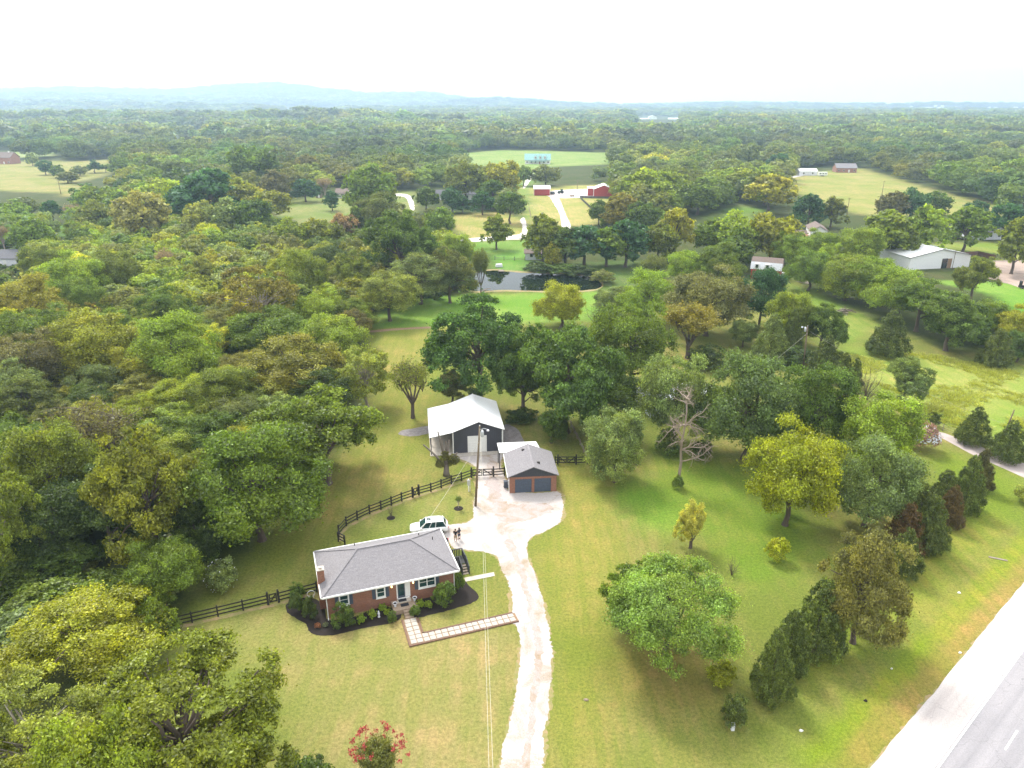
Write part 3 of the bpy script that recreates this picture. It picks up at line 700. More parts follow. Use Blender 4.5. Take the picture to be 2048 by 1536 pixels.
structure('far_lane', [(880,482),(1000,472),(1040,468),(1045,452),(1040,440),(1050,437),(1055,470),(1050,478),(1000,480),(880,488)], .03, M['far_road'], .4, 'pale lane passing above the pond and turning up to the left')
structure('far_lane', [(782,388),(810,388),(824,396),(829,418),(822,420),(816,402),(806,393),(782,392)], .03, M['far_road'], .4, 'pale curving drive beside the white bungalow')
structure('far_lane', [(1060,347),(1066,350),(1052,374),(1046,374)], .03, M['far_road'], .4, 'thin drive leading up to the green roofed house')
structure('far_lane', [(1540,357),(1600,350),(1600,353),(1545,361)], .03, M['far_road'], .4, 'pale lane along the top of the hill meadow')
structure('dirt_yard', [(1960,530),(2010,520),(2080,530),(2100,600),(2048,578),(1990,560),(1955,552)], .03, M['dirt'], .8, 'bare brown dirt yard right of the white metal workshop')
def trodden(px, label):
    p = [Vector((*A(*q)[:2], 0)) for q in px]; L = []; Rr = []
    for k, q in enumerate(p):
        d = (p[min(k+1, len(p)-1)] - p[max(k-1, 0)]).normalized(); n = Vector((d.y, -d.x, 0)); L.append(tuple((q - n*.05)[:2])); Rr.append(tuple((q + n*.5)[:2]))
    tag(link('bare_strip', sheet_mesh('bare_strip', L + Rr[::-1], .008, M['margin'], .18, .25, 4)), label, None, None, 'structure')
trodden([(262,1275),(332,1258),(450,1230),(560,1204),(634,1184)], 'thin bare earth strip under the fence left of the house')
trodden([(677,1083),(678,1069),(693,1052),(715,1040),(739.5,1028),(762,1019.5),(803.5,1002.6),(838,990),(882.7,976),(942.6,955)], 'thin bare earth strip under the curved fence')
# pond
def watermat():
    m, t, b = newmat('pond_water'); b.inputs['Base Color'].default_value = (.008,.014,.010,1); b.inputs['IOR'].default_value = 1.24; b.inputs['Roughness'].default_value = 0.0
    b.inputs['Specular IOR Level'].default_value = .5; return m
M['water'] = watermat()
POND = [(925,572),(932,556),(950,546),(985,541),(1010,543),(1050,546),(1100,548),(1150,550),(1185,556),(1203,566),(1195,577),(1160,581),(1100,582),(1050,581),(1000,580),(950,582)]
structure('pond_bank', grow(POND, 3), .02, M['margin'], .6, 'muddy rim round the pond', True, 1.0, 5)
structure('pond', POND, .035, M['water'], .5, 'dark still pond reflecting the sky between trees', True, 1.0, 6)

# ------------------------------------------------------------------ building helpers (local frame: x along the front, y to the back, front at y = 0)
def wall_open(mb, L, z0, z1, th, ops, y=0.0):
    """wall along x with real openings ops = [(x0, x1, z0, z1)]"""
    xs = sorted({0, L} | {o[0] for o in ops} | {o[1] for o in ops})
    for a, b in zip(xs, xs[1:]):
        o = [q for q in ops if q[0] <= a + 1e-6 and q[1] >= b - 1e-6]
        if not o: mb.box(a, b, y, y + th, z0, z1)
        else:
            if o[0][2] > z0 + .01: mb.box(a, b, y, y + th, z0, o[0][2])
            if o[0][3] < z1 - .01: mb.box(a, b, y, y + th, o[0][3], z1)
def window(parent, x0, x1, z0, z1, y, mull=0, rail=True, fr='white', gl='glass', fw=.09, rot=None):
    """frame, sash bars and panes set in an opening in a wall facing -y"""
    mb = MB(); mb.box(x0-.05, x0+fw, y-.05, y+.1, z0-.05, z1+.05); mb.box(x1-fw, x1+.05, y-.05, y+.1, z0-.05, z1+.05)
    mb.box(x0+fw, x1-fw, y-.05, y+.1, z1-fw, z1+.05); mb.box(x0+fw, x1-fw, y-.05, y+.1, z0-.05, z0+fw)
    for k in range(mull):
        c = x0 + (x1-x0)*(k+1)/(mull+1); mb.box(c-.05, c+.05, y-.02, y+.1, z0+fw, z1-fw)
    if rail: mb.box(x0+fw, x1-fw, y+.015, y+.075, (z0+z1)/2-.025, (z0+z1)/2+.025)
    f = mb.build('window', M[fr], parent)
    for k in range(mull+1):
        a = x0+fw + (x1-x0-2*fw)*k/(mull+1); b = x0+fw + (x1-x0-2*fw)*(k+1)/(mull+1)
        MB().box(a, b, y+.04, y+.05, z0+fw, z1-fw).build('pane', M[gl], f)
    MB().box(x0-.1, x1+.1, y-.11, y-.052, z0-.11, z0-.052).build('sill', M[fr], f)
    return f
def hip_roof(mb, x0, x1, y0, y1, ze, zr, th=.14):
    m = (y1-y0)/2; a, b = (x0+m, (y0+y1)/2, zr), (x1-m, (y0+y1)/2, zr)
    c = [(x0,y0,ze),(x1,y0,ze),(x1,y1,ze),(x0,y1,ze)]
    mb.poly([c[0],c[1],b,a]); mb.poly([c[1],c[2],b]); mb.poly([c[2],c[3],a,b]); mb.poly([c[3],c[0],a])
    mb.poly([c[3],c[2],c[1],c[0]])
    return a, b, c
def gable_roof_slabs(parent, x0, x1, y0, y1, ze, zr, mat, th=.12, axis='y', name='roof_slope'):
    """two sloping slabs; the ridge runs along axis"""
    out = []
    if axis == 'y':
        xm = (x0+x1)/2
        for a, b, za, zb in ((x0, xm, ze, zr), (xm, x1, zr, ze)):
            mb = MB(); P = [(a,y0,za),(b,y0,zb),(b,y1,zb),(a,y1,za)]
            mb.poly([(p[0],p[1],p[2]+th) for p in P]); mb.poly(list(reversed(P)))
            for i in range(4):
                q, r_ = P[i], P[(i+1)%4]; mb.poly([q, r_, (r_[0],r_[1],r_[2]+th), (q[0],q[1],q[2]+th)])
            out.append(mb.build(name, mat, parent))
    else:
        ym = (y0+y1)/2
        for a, b, za, zb in ((y0, ym, ze, zr), (ym, y1, zr, ze)):
            mb = MB(); P = [(x0,a,za),(x1,a,za),(x1,b,zb),(x0,b,zb)]
            mb.poly([(p[0],p[1],p[2]+th) for p in P]); mb.poly(list(reversed(P)))
            for i in range(4):
                q, r_ = P[i], P[(i+1)%4]; mb.poly([q, r_, (r_[0],r_[1],r_[2]+th), (q[0],q[1],q[2]+th)])
            out.append(mb.build(name, mat, parent))
    return out

# ------------------------------------------------------------------ the brick ranch house
HR = R(19.1); H0 = Vector((-19.09, 61.42, 0)); HL, HD, HE = 13.56, 7.75, 3.0
house = thing('ranch_house', H0, HR, 'red brick ranch house with grey hipped shingle roof in the front yard', 'house')
WIN = [(1.30, 2.25, 1.32, 2.55, 0), (5.12, 6.02, 1.32, 2.55, 0), (9.65, 11.45, 1.45, 2.75, 1)]
DOOR = (7.28, 8.62, .72, 2.86)
mb = MB(); wall_open(mb, HL, 0, HE, .22, [w_[:4] for w_ in WIN] + [DOOR])
mb.box(0, .22, .22, HD, 0, HE); mb.box(HL-.22, HL, .22, HD, 0, HE); mb.box(.22, HL-.22, HD-.22, HD, 0, HE)
mb.build('wall', M['brick'], house)
MB().box(.24, HL-.24, .24, HD-.24, .5, .6).build('floor', M['concrete'], house)
for x0, x1, z0, z1, mu in WIN:
    window(house, x0, x1, z0, z1, 0, mu)
    for sx in (x0-.06-.40, x1+.06):
        s = MB().box(sx, sx+.36, -.055, -.003, z0-.04, z1+.04)
        for k in range(9): s.box(sx+.05, sx+.31, -.075, -.056, z0+.04+k*(z1-z0-.1)/9, z0+.11+k*(z1-z0-.1)/9)
        s.build('shutter', M['slate_door'], house)
x0, x1, z0, z1 = DOOR
d = MB(); d.box(x0-.06, x0+.06, -.05, .15, z0, z1+.06); d.box(x0+.86, x0+.94, -.04, .15, z0, z1); d.box(x1-.06, x1+.06, -.05, .15, z0, z1+.06); d.box(x0+.06, x1-.06, -.05, .15, z1-.04, z1+.06)
d.box(x0+.06, x1-.06, -.12, .15, z0-.1, z0)
df = d.build('door_frame', M['white'], house)
MB().box(x0+.06, x0+.86, .05, .09, z0, z1-.04).build('storm_door', M['slate_door'], df)
MB().box(x0+.17, x0+.75, .035, .049, z0+.25, z1-.2).build('pane', M['glass'], df)
MB().box(x0+.94, x1-.06, .05, .09, z0, z1-.04).build('side_panel', M['white'], df)
for lx in (x0-.55, x1+.42):
    l = MB(); l.box(lx-.05, lx+.05, -.03, -.002, 2.35, 2.6); lb = l.build('porch_lamp', M['black_wood'], house)
    MB().lathe([(.035,0),(.075,.05),(.07,.2),(.02,.26)], 8, c=(lx,-.12,2.32)).build('bulb', M['lamp'], lb)
OV = .45
mb = MB(); ra, rb, rc = hip_roof(mb, -OV, HL+OV, -OV, HD+OV, HE+.06, HE+2.25)
roof = mb.build('roof', M['shingle'], house)
cap = MB()
for p, q in ((ra, rb), (rc[0], ra), (rc[3], ra), (rc[1], rb), (rc[2], rb)):
    cap.beam(Vector(p)+Vector((0,0,.02)), Vector(q)+Vector((0,0,.02)), .24, .05)
cap.build('ridge_cap', M['shingle'], roof)
g = MB()
for (a, b) in ((rc[0], rc[1]), (rc[1], rc[2]), (rc[2], rc[3]), (rc[3], rc[0])):
    n = Vector((b[1]-a[1], a[0]-b[0], 0)).normalized()
    p, q = Vector(a)+n*.06, Vector(b)+n*.06; g.beam(p-Vector((0,0,.07)), q-Vector((0,0,.07)), .12, .17)
g.build('gutter', M['white'], house)
for xx in (.02, HL-.05):
    dn = MB().tube([(xx,-OV,HE-.1),(xx,-.30,HE-.35),(xx,-.07,HE-.5),(xx,-.07,.2),(xx-.02,-.35,.08)], .05, 8)
    dn.build('downspout', M['white'], house)
for vx, vy, vz in ((10.9, 5.2, 4.4), (3.9, 6.9, 3.55), (12.4, 5.0, 3.7)):
    MB().tube([(vx,vy,vz),(vx,vy,vz+.55)], .05, 8).build('vent_pipe', M['black_wood'], roof)
ch = MB().box(-.56, .16, 1.95, 2.65, 2.9, 4.65); chm = ch.build('chimney', M['brick'], roof)
crown_ = MB().box(-.60, .20, 1.91, 2.69, 4.652, 4.75).box(-.36, -.02, 2.12, 2.48, 4.75, 4.92); crown_.build('chimney_cap', M['concrete'], roof)
MB().box(-.62, -.002, 1.75, 2.85, 0, 2.88).build('chimney_breast', M['brick'], house)
# porch and steps belong to the house
po = MB().box(6.55, 9.15, -1.75, -.002, 0, .52); po.build('porch', M['porch'], house)
MB().box(7.2, 8.65, -.62, -.004, .522, .64).build('upper_step', M['concrete'], house)
for k in range(3):
    MB().box(7.55, 8.45, -1.752-.33*(k+1), -1.752-.33*k, 0, .42-.13*k).build('step', M['porch'], house)
def hp(x, y, z=0): return H0 + Vector((x*math.cos(HR)-y*math.sin(HR), x*math.sin(HR)+y*math.cos(HR), z))
def house_item(name, mesh, x, y, z, label, cat, group=None):
    return tag(link(name, mesh, None, hp(x, y, z), HR), label, cat, group)
dm = MB().box(-.42, .42, -.25, .25, 0, .025).mesh('doormat', M['mat'])
house_item('doormat', dm, 7.75, -.33, .642, 'dark doormat on the upper step right under the storm door', 'doormat')
house_item('doormat', dm, 7.85, -1.02, .522, 'dark doormat lying on the brown porch slab', 'doormat')
for x, y, lb in ((6.85, -.98, 'white urn planter on the left side of the porch slab'), (9.0, -.72, 'white urn planter near the right end of the porch slab')):
    t = thing('planter', hp(x, y, .522), HR, lb, 'planter')
    MB().lathe([(.10,0),(.13,.05),(.08,.1),(.17,.3),(.24,.42),(.25,.45),(.2,.45),(.18,.38)], 14).build('urn', M['lilac'], t, True)
    MB().lathe([(.19,.38),(.19,.40)], 12).build('soil', M['mulch'], t)
# walkway of pale pavers, edged with timbers
walk = thing('walkway', hp(7.2, -2.74, 0), HR); tag(walk, 'paver walkway turning from the porch steps to the driveway', None, None, 'structure')
MB().box(.05, 1.55, -4.05, -.02, .001, .030).box(1.552, 11.4, -4.05, -2.75, .001, .030).build('gravel_base', M['soil'], walk)
pm = [MB().box(-.28, .28, -.28, .28, 0, h_).mesh('paver', M['paver']) for h_ in (.045, .05, .055)]
def pv(x, y): 
    o = link('paver', rnd.choice(pm), walk, (x + rnd.uniform(-.015,.015), y + rnd.uniform(-.015,.015), .0305), rnd.uniform(-.03,.03))
for i in range(2):
    for j in range(6): pv(.47 + i*.64, -.38 - j*.645)
for i in range(15):
    for j in range(2): pv(1.78 + i*.648, -3.0 - j*.645)
for p, q in (((-.02,-.05,.07),(-.02,-4.05,.07)), ((-.1,-4.13,.07),(11.4,-4.13,.07)), ((1.62,-.3,.07),(1.62,-2.62,.07)), ((1.7,-2.68,.07),(11.2,-2.68,.07))):
    p, q = Vector(p), Vector(q); n_ = max(1, round((q-p).length/2.4))
    for k in range(n_):
        MB().beam(p.lerp(q, k/n_), p.lerp(q, (k+.985)/n_), .15, .13).build('edging_timber', M['timber'], walk)
# mulch beds (outlines measured in the photo)
def c1(x, y): return (560 + x/4.096, 1000 + y/4.096)
structure('mulch_bed', [c1(*p) for p in [(60,850),(50,890),(75,935),(160,985),(215,1020),(245,1080),(320,1110),(430,1105),(560,1080),(700,1050),(840,1020),(960,990),(990,940),(900,880),(820,870),(600,960),(400,985),(370,900),(320,830),(200,800)]], .02, M['mulch'], .12, 'dark mulch bed wrapping the left corner of the brick house', True, .3, 2)
structure('mulch_bed', [c1(*p) for p in [(1095,960),(1180,955),(1300,925),(1440,890),(1540,860),(1610,825),(1630,790),(1600,750),(1540,700),(1480,650),(1400,690),(1250,780),(1120,820),(1080,880)]], .02, M['mulch'], .12, 'dark mulch bed right of the porch steps', True, .3, 4)
# deck and stairs on the right-hand side wall
dk = thing('side_deck', hp(HL+.02, 4.0), HR, 'small dark wooden deck with stairs on the right end of the brick house', 'deck')
for k in range(10): MB().box(.0, 2.4, .01+k*.16, .155+k*.16, .56, .60).build('deck_board', M['deck_wood'], dk)
for px_, py_ in ((2.36,.05),(2.36,1.58),(1.2,1.58),(.06,1.58),(1.55,.05),(.06,.05)): MB().box(px_-.05, px_+.05, py_-.05, py_+.05, 0, 1.6).build('post', M['deck_wood'], dk)
for k in range(4):
    MB().box(1.66, 2.34, -.34*(k+1), -.34*k-.01, .42-.135*k, .46-.135*k).build('tread', M['grey_wood'], dk)
    MB().box(1.68, 2.32, -.34*k-.035, -.34*k-.012, .30-.135*k, .42-.135*k).build('riser', M['deck_wood'], dk)
for sx in (1.60, 2.40):
    MB().beam((sx,.0,.5),(sx,-1.45,-.02),.05,.26).build('stringer', M['deck_wood'], dk)
    MB().box(sx-.05, sx+.05, -1.40, -1.30, 0, 1.05).build('post', M['deck_wood'], dk)
    MB().beam((sx,.05,1.58),(sx,-1.40,1.03),.1,.05).build('handrail', M['deck_wood'], dk)
    for k in range(8): MB().box(sx-.02, sx+.02, -.12-k*.16, -.06-k*.16, .45-k*.06, 1.50-k*.063).build('baluster', M['deck_wood'], dk)
for a, b in (((2.36,.1),(2.36,1.53)), ((.06,1.58),(2.31,1.58)), ((.06,.05),(1.5,.05))):
    MB().beam((*a,1.58),(*b,1.58),.12,.05).build('handrail', M['deck_wood'], dk)
    n_ = 11
    for k in range(1, n_):
        x = a[0]+(b[0]-a[0])*k/n_; y = a[1]+(b[1]-a[1])*k/n_
        MB().box(x-.05, x+.05, y-.05, y+.05, .62, 1.55).build('baluster', M['deck_wood'], dk)
tag(link('concrete_path', sheet_mesh('concrete_path', [tuple(hp(*q)[:2]) for q in ((15.2,1.35),(18.6,1.3),(18.7,2.0),(15.2,2.1))], .03, M['concrete'])), 'short pale concrete path from the deck stairs to the driveway', None, None, 'structure')
# small things in the bed
t = thing('hose_reel', A(623, 1196), HR, 'white hoop shaped hose reel between the shrubs and the chimney wall', 'hose reel')
mb = MB(); mb.tube([(.40*math.cos(a), 0, .55+.40*math.sin(a)) for a in np.linspace(0, 2*math.pi, 25)], .035, 6, cap=False); mb.build('hoop', M['white'], t, True)
for x in (-.25, .25): MB().tube([(x,0,0),(x,0,.4)], .03, 6).build('stand_leg', M['white'], t)
t = MB().lathe([(.14,0),(.14,.05),(.08,.1),(.10,.3),(.12,.45),(.10,.56),(.05,.6),(.075,.68),(.06,.76),(.01,.79)], 12).build('garden_statue', M['lilac'], None, True, A(758, 1234))
tag(t, 'small white statue standing in the mulch among lime hostas', 'statue')

# ------------------------------------------------------------------ metal barn with lean-to
def c2(x, y): return (780 + x/4.655, 760 + y/4.655)
BR = R(7.6); B0 = A(*c2(590, 690)); BW, BD, BE, BZ = 7.55, 10.6, 3.75, 5.25
barn = thing('metal_barn', B0, BR, 'charcoal metal barn with white roof and open lean-to behind the garage', 'barn')
mb = MB(); wall_open(mb, BW, .12, BE, .12, [(2.35, 5.0, .12, 2.75)])
mb.box(0, .12, .12, BD, .12, BE); mb.box(BW-.12, BW, .12, BD, .12, BE); mb.box(.12, BW-.12, BD-.12, BD, .12, BE)
for y in (0, BD-.12):
    xm = BW/2; b = len(mb.v); mb.v += [(0,y,BE),(BW,y,BE),(xm,y,BZ-.06),(0,y+.12,BE),(BW,y+.12,BE),(xm,y+.12,BZ-.06)]
    mb.f += [(b,b+1,b+2),(b+5,b+4,b+3),(b,b+2,b+5,b+3),(b+2,b+1,b+4,b+5)]; mb.m += [0]*4
k = .12
while k < BW:                                            # raised ribs of the sheeting, front wall
    top = BE + (BZ-.1-BE)*(1-abs(k-BW/2)/(BW/2))
    if not 2.2 < k < 5.15: mb.box(k-.02, k+.02, -.022, -.001, .14, top)
    else: mb.box(k-.02, k+.02, -.022, -.001, 2.9, top)
    k += .29
mb.build('wall', M['charcoal_metal'], barn)
MB().box(-.1, BW+.1, -.05, BD+.05, 0, .118).build('foundation', M['concrete'], barn)
gable_roof_slabs(barn, -.02, BW+.3, -.35, BD+.3, BE+.0, BZ, M['white_metal'], .1)
mb = MB(); P = [(-3.55,-.35,3.05),(-.022,-.35,BE-.02),(-.022,BD+.3,BE-.02),(-3.55,BD+.3,3.05)]
mb.poly([(p[0],p[1],p[2]+.1) for p in P]); mb.poly(list(reversed(P)))
for i in range(4): q, r_ = P[i], P[(i+1)%4]; mb.poly([q, r_, (r_[0],r_[1],r_[2]+.1), (q[0],q[1],q[2]+.1)])
mb.build('lean_to_roof', M['white_metal'], barn)
MB().box(BW/2-.12+.14, BW/2+.12+.14, -.36, BD+.31, BZ+.09, BZ+.13).build('ridge_cap', M['white_metal'], barn)
for y in (.1, 3.5, 7.0, 10.4): MB().box(-3.4, -3.25, y-.08, y+.08, 0, 3.06).build('post', M['charcoal'], barn)
MB().box(-3.3, -.1, 7.2, 7.3, .1, 3.2).build('back_screen', M['concrete'], barn)
MB().box(-3.5, -.12, -.3, BD, .001, .09).build('lean_to_slab', M['concrete'], barn)
MB().box(-.32, BW+.25, -1.0, -.052, .001, .07).build('apron', M['paver'], barn)
for x in (-.06, BW-.09): MB().box(x, x+.15, -.04, -.023, .12, BE-.05).build('corner_trim', M['white'], barn)
MB().box(2.22, 2.35, -.05, -.002, .12, 2.87).box(5.0, 5.13, -.05, -.002, .12, 2.87).box(2.35, 5.0, -.05, -.002, 2.75, 2.87).build('door_frame', M['white'], barn)
dr = MB().box(2.36, 4.99, .03, .05, .13, 2.74).build('roller_door', M['white'], barn)
for k in range(6): MB().box(2.37, 4.98, .005, .029, .14+k*.43, .14+k*.43+.41).build('panel', M['white'], dr)
MB().box(BW-.02, BW+.14, -.12, .02, BE-.15, BE+.02).tube([(BW+.06,-.06,BE-.15),(BW+.06,-.06,.15)], .05, 8).build('downspout', M['white'], barn)

# ------------------------------------------------------------------ brick garage with two slate doors
GR = R(5.3); G0 = A(*c2(1115, 1055)); GW, GD, GE, GZ = 6.45, 6.6, 2.6, 3.95
gar = thing('brick_garage', G0, GR, 'brick two door garage with grey gabled roof at the head of the driveway', 'garage')
mb = MB(); ops = [(.72, 3.02, 0, 2.12), (3.38, 5.70, 0, 2.12)]
wall_open(mb, GW, 0, 2.45, .2, ops); mb.box(0, .2, .2, GD, 0, 2.6); mb.box(GW-.2, GW, .2, GD, 0, 2.6); mb.box(.2, GW-.2, GD-.2, GD, 0, 2.6)
mb.build('wall', M['brick'], gar)
for a, b, _, z in ops:
    dd = MB().box(a+.01, b-.01, .08, .11, .0, z-.01).build('garage_door', M['slate_door'], gar)
    for k in range(4): MB().box(a+.03, b-.03, .05, .079, .02+k*.525, .02+k*.525+.505).build('panel', M['slate_door'], dd)
for y in (-.02, GD-.1):
    mb = MB(); b = len(mb.v); z0 = 2.455 if y < 0 else 2.602
    mb.v += [(-.1,y,z0),(GW+.1,y,z0),(GW+.1,y,2.62),(GW/2,y,GZ-.05),(-.1,y,2.62)]; mb.v += [(v[0], v[1]+.1, v[2]) for v in mb.v[b:b+5]]
    mb.f += [(b,b+1,b+2,b+3,b+4),(b+9,b+8,b+7,b+6,b+5)] + [(b+i,b+5+i,b+5+(i+1)%5,b+(i+1)%5) for i in range(5)]; mb.m += [0]*7
    for k in range(20 if y < 0 else 0):
        x = .1+k*.33; mb.box(x-.012, x+.012, -.04, -.021, 2.46, 2.62 + max(0, (GZ-.1-2.62)*(1-abs(x-GW/2)/(GW/2+.1))))
    mb.build('gable_siding', M['charcoal'], gar)
gr_ = gable_roof_slabs(gar, -.28, GW+.28, -.3, GD+.3, 2.55, GZ, M['shingle'], .1)
MB().box(GW/2-.13, GW/2+.13, -.31, GD+.31, GZ+.08, GZ+.12).build('ridge_cap', M['shingle'], gar)
for y in (1.5, 5.6):
    MB().box(2.2 if y > 3 else 3.9, 2.6 if y > 3 else 4.3, y-.15, y+.15, 3.45, 3.86).build('roof_vent', M['black_wood'], gar)
MB().box(-.36, -.285, -.3, GD+.3, 2.5, 2.64).build('gutter', M['white'], gar)
MB().tube([(-.12,-.06,2.5),(-.12,-.06,.1)], .045, 8).build('downspout', M['white'], gar)
lt = MB(); P = [(-.9,GD+.32,2.75),(GW-1.2,GD+.32,2.75),(GW-1.7,GD+2.8,3.1),(-1.05,GD+2.8,3.1)]
lt.poly([(p[0],p[1],p[2]+.08) for p in P]); lt.poly(list(reversed(P)))
for i in range(4): q, r_ = P[i], P[(i+1)%4]; lt.poly([q, r_, (r_[0],r_[1],r_[2]+.08), (q[0],q[1],q[2]+.08)])
lt.build('rear_canopy', M['white_metal'], gar)
for x, y in ((-.9,GD+2.6),(2,GD+2.6),(GW-1.8,GD+2.6),(-.85,GD+.5)): MB().box(x-.06, x+.06, y-.06, y+.06, 0, 2.74).build('post', M['charcoal'], gar)
MB().box(-.18, -.003, .8, 1.15, .9, 1.5).build('meter_box', M['galv'], gar)
mb = MB().box(-.3, .3, -.25, .25, .08, .95).box(-.33, .33, -.28, .28, .95, 1.02).tube([(-.34,.2,.1),(.34,.2,.1)], .1, 8)
tag(mb.build('wheeled_bin', M['slate_door'], None, False, A(1012, 975), GR), 'dark wheeled bin beside the left wall of the brick garage', 'bin')

# ------------------------------------------------------------------ black board fences and gates
POSTM = MB().box(-.075, .075, -.075, .075, 0, 1.38).mesh('post', M['black_wood'])
GPOST = MB().box(-.10, .10, -.10, .10, 0, 1.62).mesh('post', M['black_wood'])
RAILM = MB().box(0, 1, -.02, .02, -.07, .07).mesh('rail', M['black_wood'])
def fence(px, label, spacing=2.45, postm=None, railm=None, rails=(.35,.78,1.22), name='board_fence', off=.095):
    pts = [Vector((*A(x, y)[:2], 0)) for x, y in px]; o = pts[0]; t = thing(name, o, 0, label, 'fence')
    all_ = [pts[0]]
    for a, b in zip(pts, pts[1:]):
        n = max(1, round((b-a).length/spacing)); all_ += [a.lerp(b, k/n) for k in range(1, n+1)]
    for i, p in enumerate(all_):
        d = (all_[min(i+1, len(all_)-1)] - all_[max(i-1, 0)]); an = math.atan2(d.y, d.x)
        link('post', postm or POSTM, t, p - o, an)
        if i < len(all_)-1:
            q = all_[i+1]; dd = q - p; an = math.atan2(dd.y, dd.x); n = Vector((dd.y, -dd.x, 0)).normalized()*off
            for z in rails:
                r_ = link('rail', railm or RAILM, t, p - o + n + Vector((0,0,z)), an); r_.scale = (dd.length - .004, 1, 1)
    return t
def gate(p, q, leaves, label, name='board_gate', flip=False):
    p = Vector((*A(*p)[:2], 0)); q = Vector((*A(*q)[:2], 0)); d = q - p; L = d.length
    t = thing(name, p, math.atan2(d.y, d.x), label, 'gate')
    link('post', GPOST, t, (0,0,0)); link('post', GPOST, t, (L,0,0))
    for k in range(leaves):
        a = .13 + k*(L-.2)/leaves; b = (L-.2)*(k+1)/leaves + .07
        for z in (.3, .76, 1.22): MB().box(a, b, -.02, .02, z-.07, z+.07).build('rail', M['black_wood'], t)
        for x in (a+.07, b-.07): MB().box(x-.07, x+.07, -.045, -.021, .22, 1.32).build('stile', M['black_wood'], t)
        z0, z1 = (.3, 1.22) if (k % 2 == 0) != flip else (1.22, .3)
        MB().beam((a+.1,-.06,z0),(b-.1,-.06,z1),.025,.13).build('brace', M['black_wood'], t)
    return t
fence([(262,1275),(332,1258),(536,1209)], 'black three board fence running left from the house into the trees')
gate((537,1209.6), (558,1204.5), 1, 'small black gate with one diagonal brace in the fence left of the house')
fence([(559,1204),(600,1193),(634,1184)], 'short black board fence between the left gate and the chimney')
fence([(690,1090),(677,1083),(678,1069),(693,1052),(715,1040),(739.5,1028),(762,1019.5),(783,1011),(803.5,1002.6),(825,995.3)], 'black board fence curving round the lawn behind the house')
gate((825.6,995), (838,990), 1, 'small black gate with one brace in the curved fence')
fence([(838.6,989.8),(862,983.4),(882.7,976),(903,968),(923,962),(942.6,955)], 'black board fence climbing from the curve to the utility pole')
gate((943.2,955), (987,953), 2, 'wide black double gate across the drive beside the garage')
fence([(987.6,952.9),(1009,951.2)], 'short black board fence joining the drive gate to the garage wall')
fence([(1110,928.8),(1115,928.6)], 'stub of black board fence touching the right garage wall')
gate((1115.5,928.6), (1152,928.6), 2, 'black double gate right of the garage', flip=True)
fence([(1152.4,928.6),(1176,927.6)], 'short black board fence between the right double gate and the sage maple')
gp = MB().box(-.06,.06,-.06,.06,0,1.05).mesh('post', M['grey_wood']); gr2 = MB().box(0,1,-.025,.025,-.06,.06).mesh('rail', M['grey_wood'])
fence([(1174,922),(1160,890),(1148,866),(1136,842)], 'weathered brown plank fence running back from the black fence under the pecans', 2.6, gp, gr2, (.25,.62), 'plank_fence')
wp = MB().box(-.04,.04,-.04,.04,0,1.2).mesh('post', M['grey_wood']); wr = MB().box(0,1,-.01,.01,-.012,.012).mesh('strand', M['wire'])
fence([(1822,822),(1845,838),(1885,862),(1960,890),(2048,925)], 'thin wire fence with wooden posts along the far side of the lane', 3.5, wp, wr, (.4,.75,1.1), 'wire_fence', .05)

# ------------------------------------------------------------------ utility poles and wires
def utility_pole(base, h, lean, rz, label, near=True, group=None):
    t = thing('utility_pole', base, rz, label, 'utility pole', group)
    MB().tube([(0,0,-.1),(lean*.5,0,h*.5),(lean,0,h)], [.17,.145,.11], 10).build('pole', M['pole_wood'], t, True)
    if near:
        tr = MB().lathe([(.02,0),(.2,.02),(.22,.1),(.22,.75),(.16,.85),(.03,.9)], 12, c=(lean*.92+.38,0,h*.87)).build('transformer', M['galv'], t, True)
        MB().tube([(lean*.92+.38,0,h*.87+.9),(lean*.92+.38,0,h*.87+1.1)], .05, 6).build('bushing', M['white'], tr)
        MB().box(lean*.92+.05, lean*.92+.2, -.05, .05, h*.87+.25, h*.87+.6).build('bracket', M['galv'], t)
        MB().tube([(lean*.95,0,h*.955),(lean+.5,-.1,h*.975),(lean+.95,-.2,h*.965)], .035, 6).build('lamp_arm', M['galv'], t)
        MB().lathe([(.06,0),(.17,.05),(.19,.16),(.1,.26)], 10, c=(lean+1.02,-.22,h*.94)).build('lamp_head', M['lilac'], t, True)
        MB().lathe([(.03,0),(.06,.03),(.05,.15),(.02,.18)], 8, c=(lean,0,h)).build('insulator', M['white'], t, True)
    else:
        MB().box(-.9+lean, .9+lean, -.06, .06, h-.55, h-.4).build('crossarm', M['pole_wood'], t)
    return t
p1 = A(951, 1012)
utility_pole(p1, 11.6, .75, R(8), 'tall wooden utility pole with grey transformer beside the driveway gate')
p2 = A(1606, 738)
u2 = utility_pole(p2, 8.9, .35, R(150), 'utility pole with transformer and lamp between the cedars on the right')
p3 = A(2003, 886)
u3 = thing('leaning_post', p3, 0, 'pale bare leaning pole rising behind the dark cedar by the lane', 'pole')
MB().tube([(0,0,-.1),(.3,.1,2.6),(.75,.2,5.6)], [.14,.12,.09], 8).build('pole', M['pole_wood'], u3, True)
def wire(p, q, sag, r, label, n=24):
    mb = MB(); p, q = Vector(p), Vector(q)
    mb.tube([p.lerp(q, s) - Vector((0,0,4*sag*s*(1-s))) for s in np.linspace(0, 1, n)], r, 4)
    return tag(mb.build('overhead_wire', M['wire']), label, 'wire')
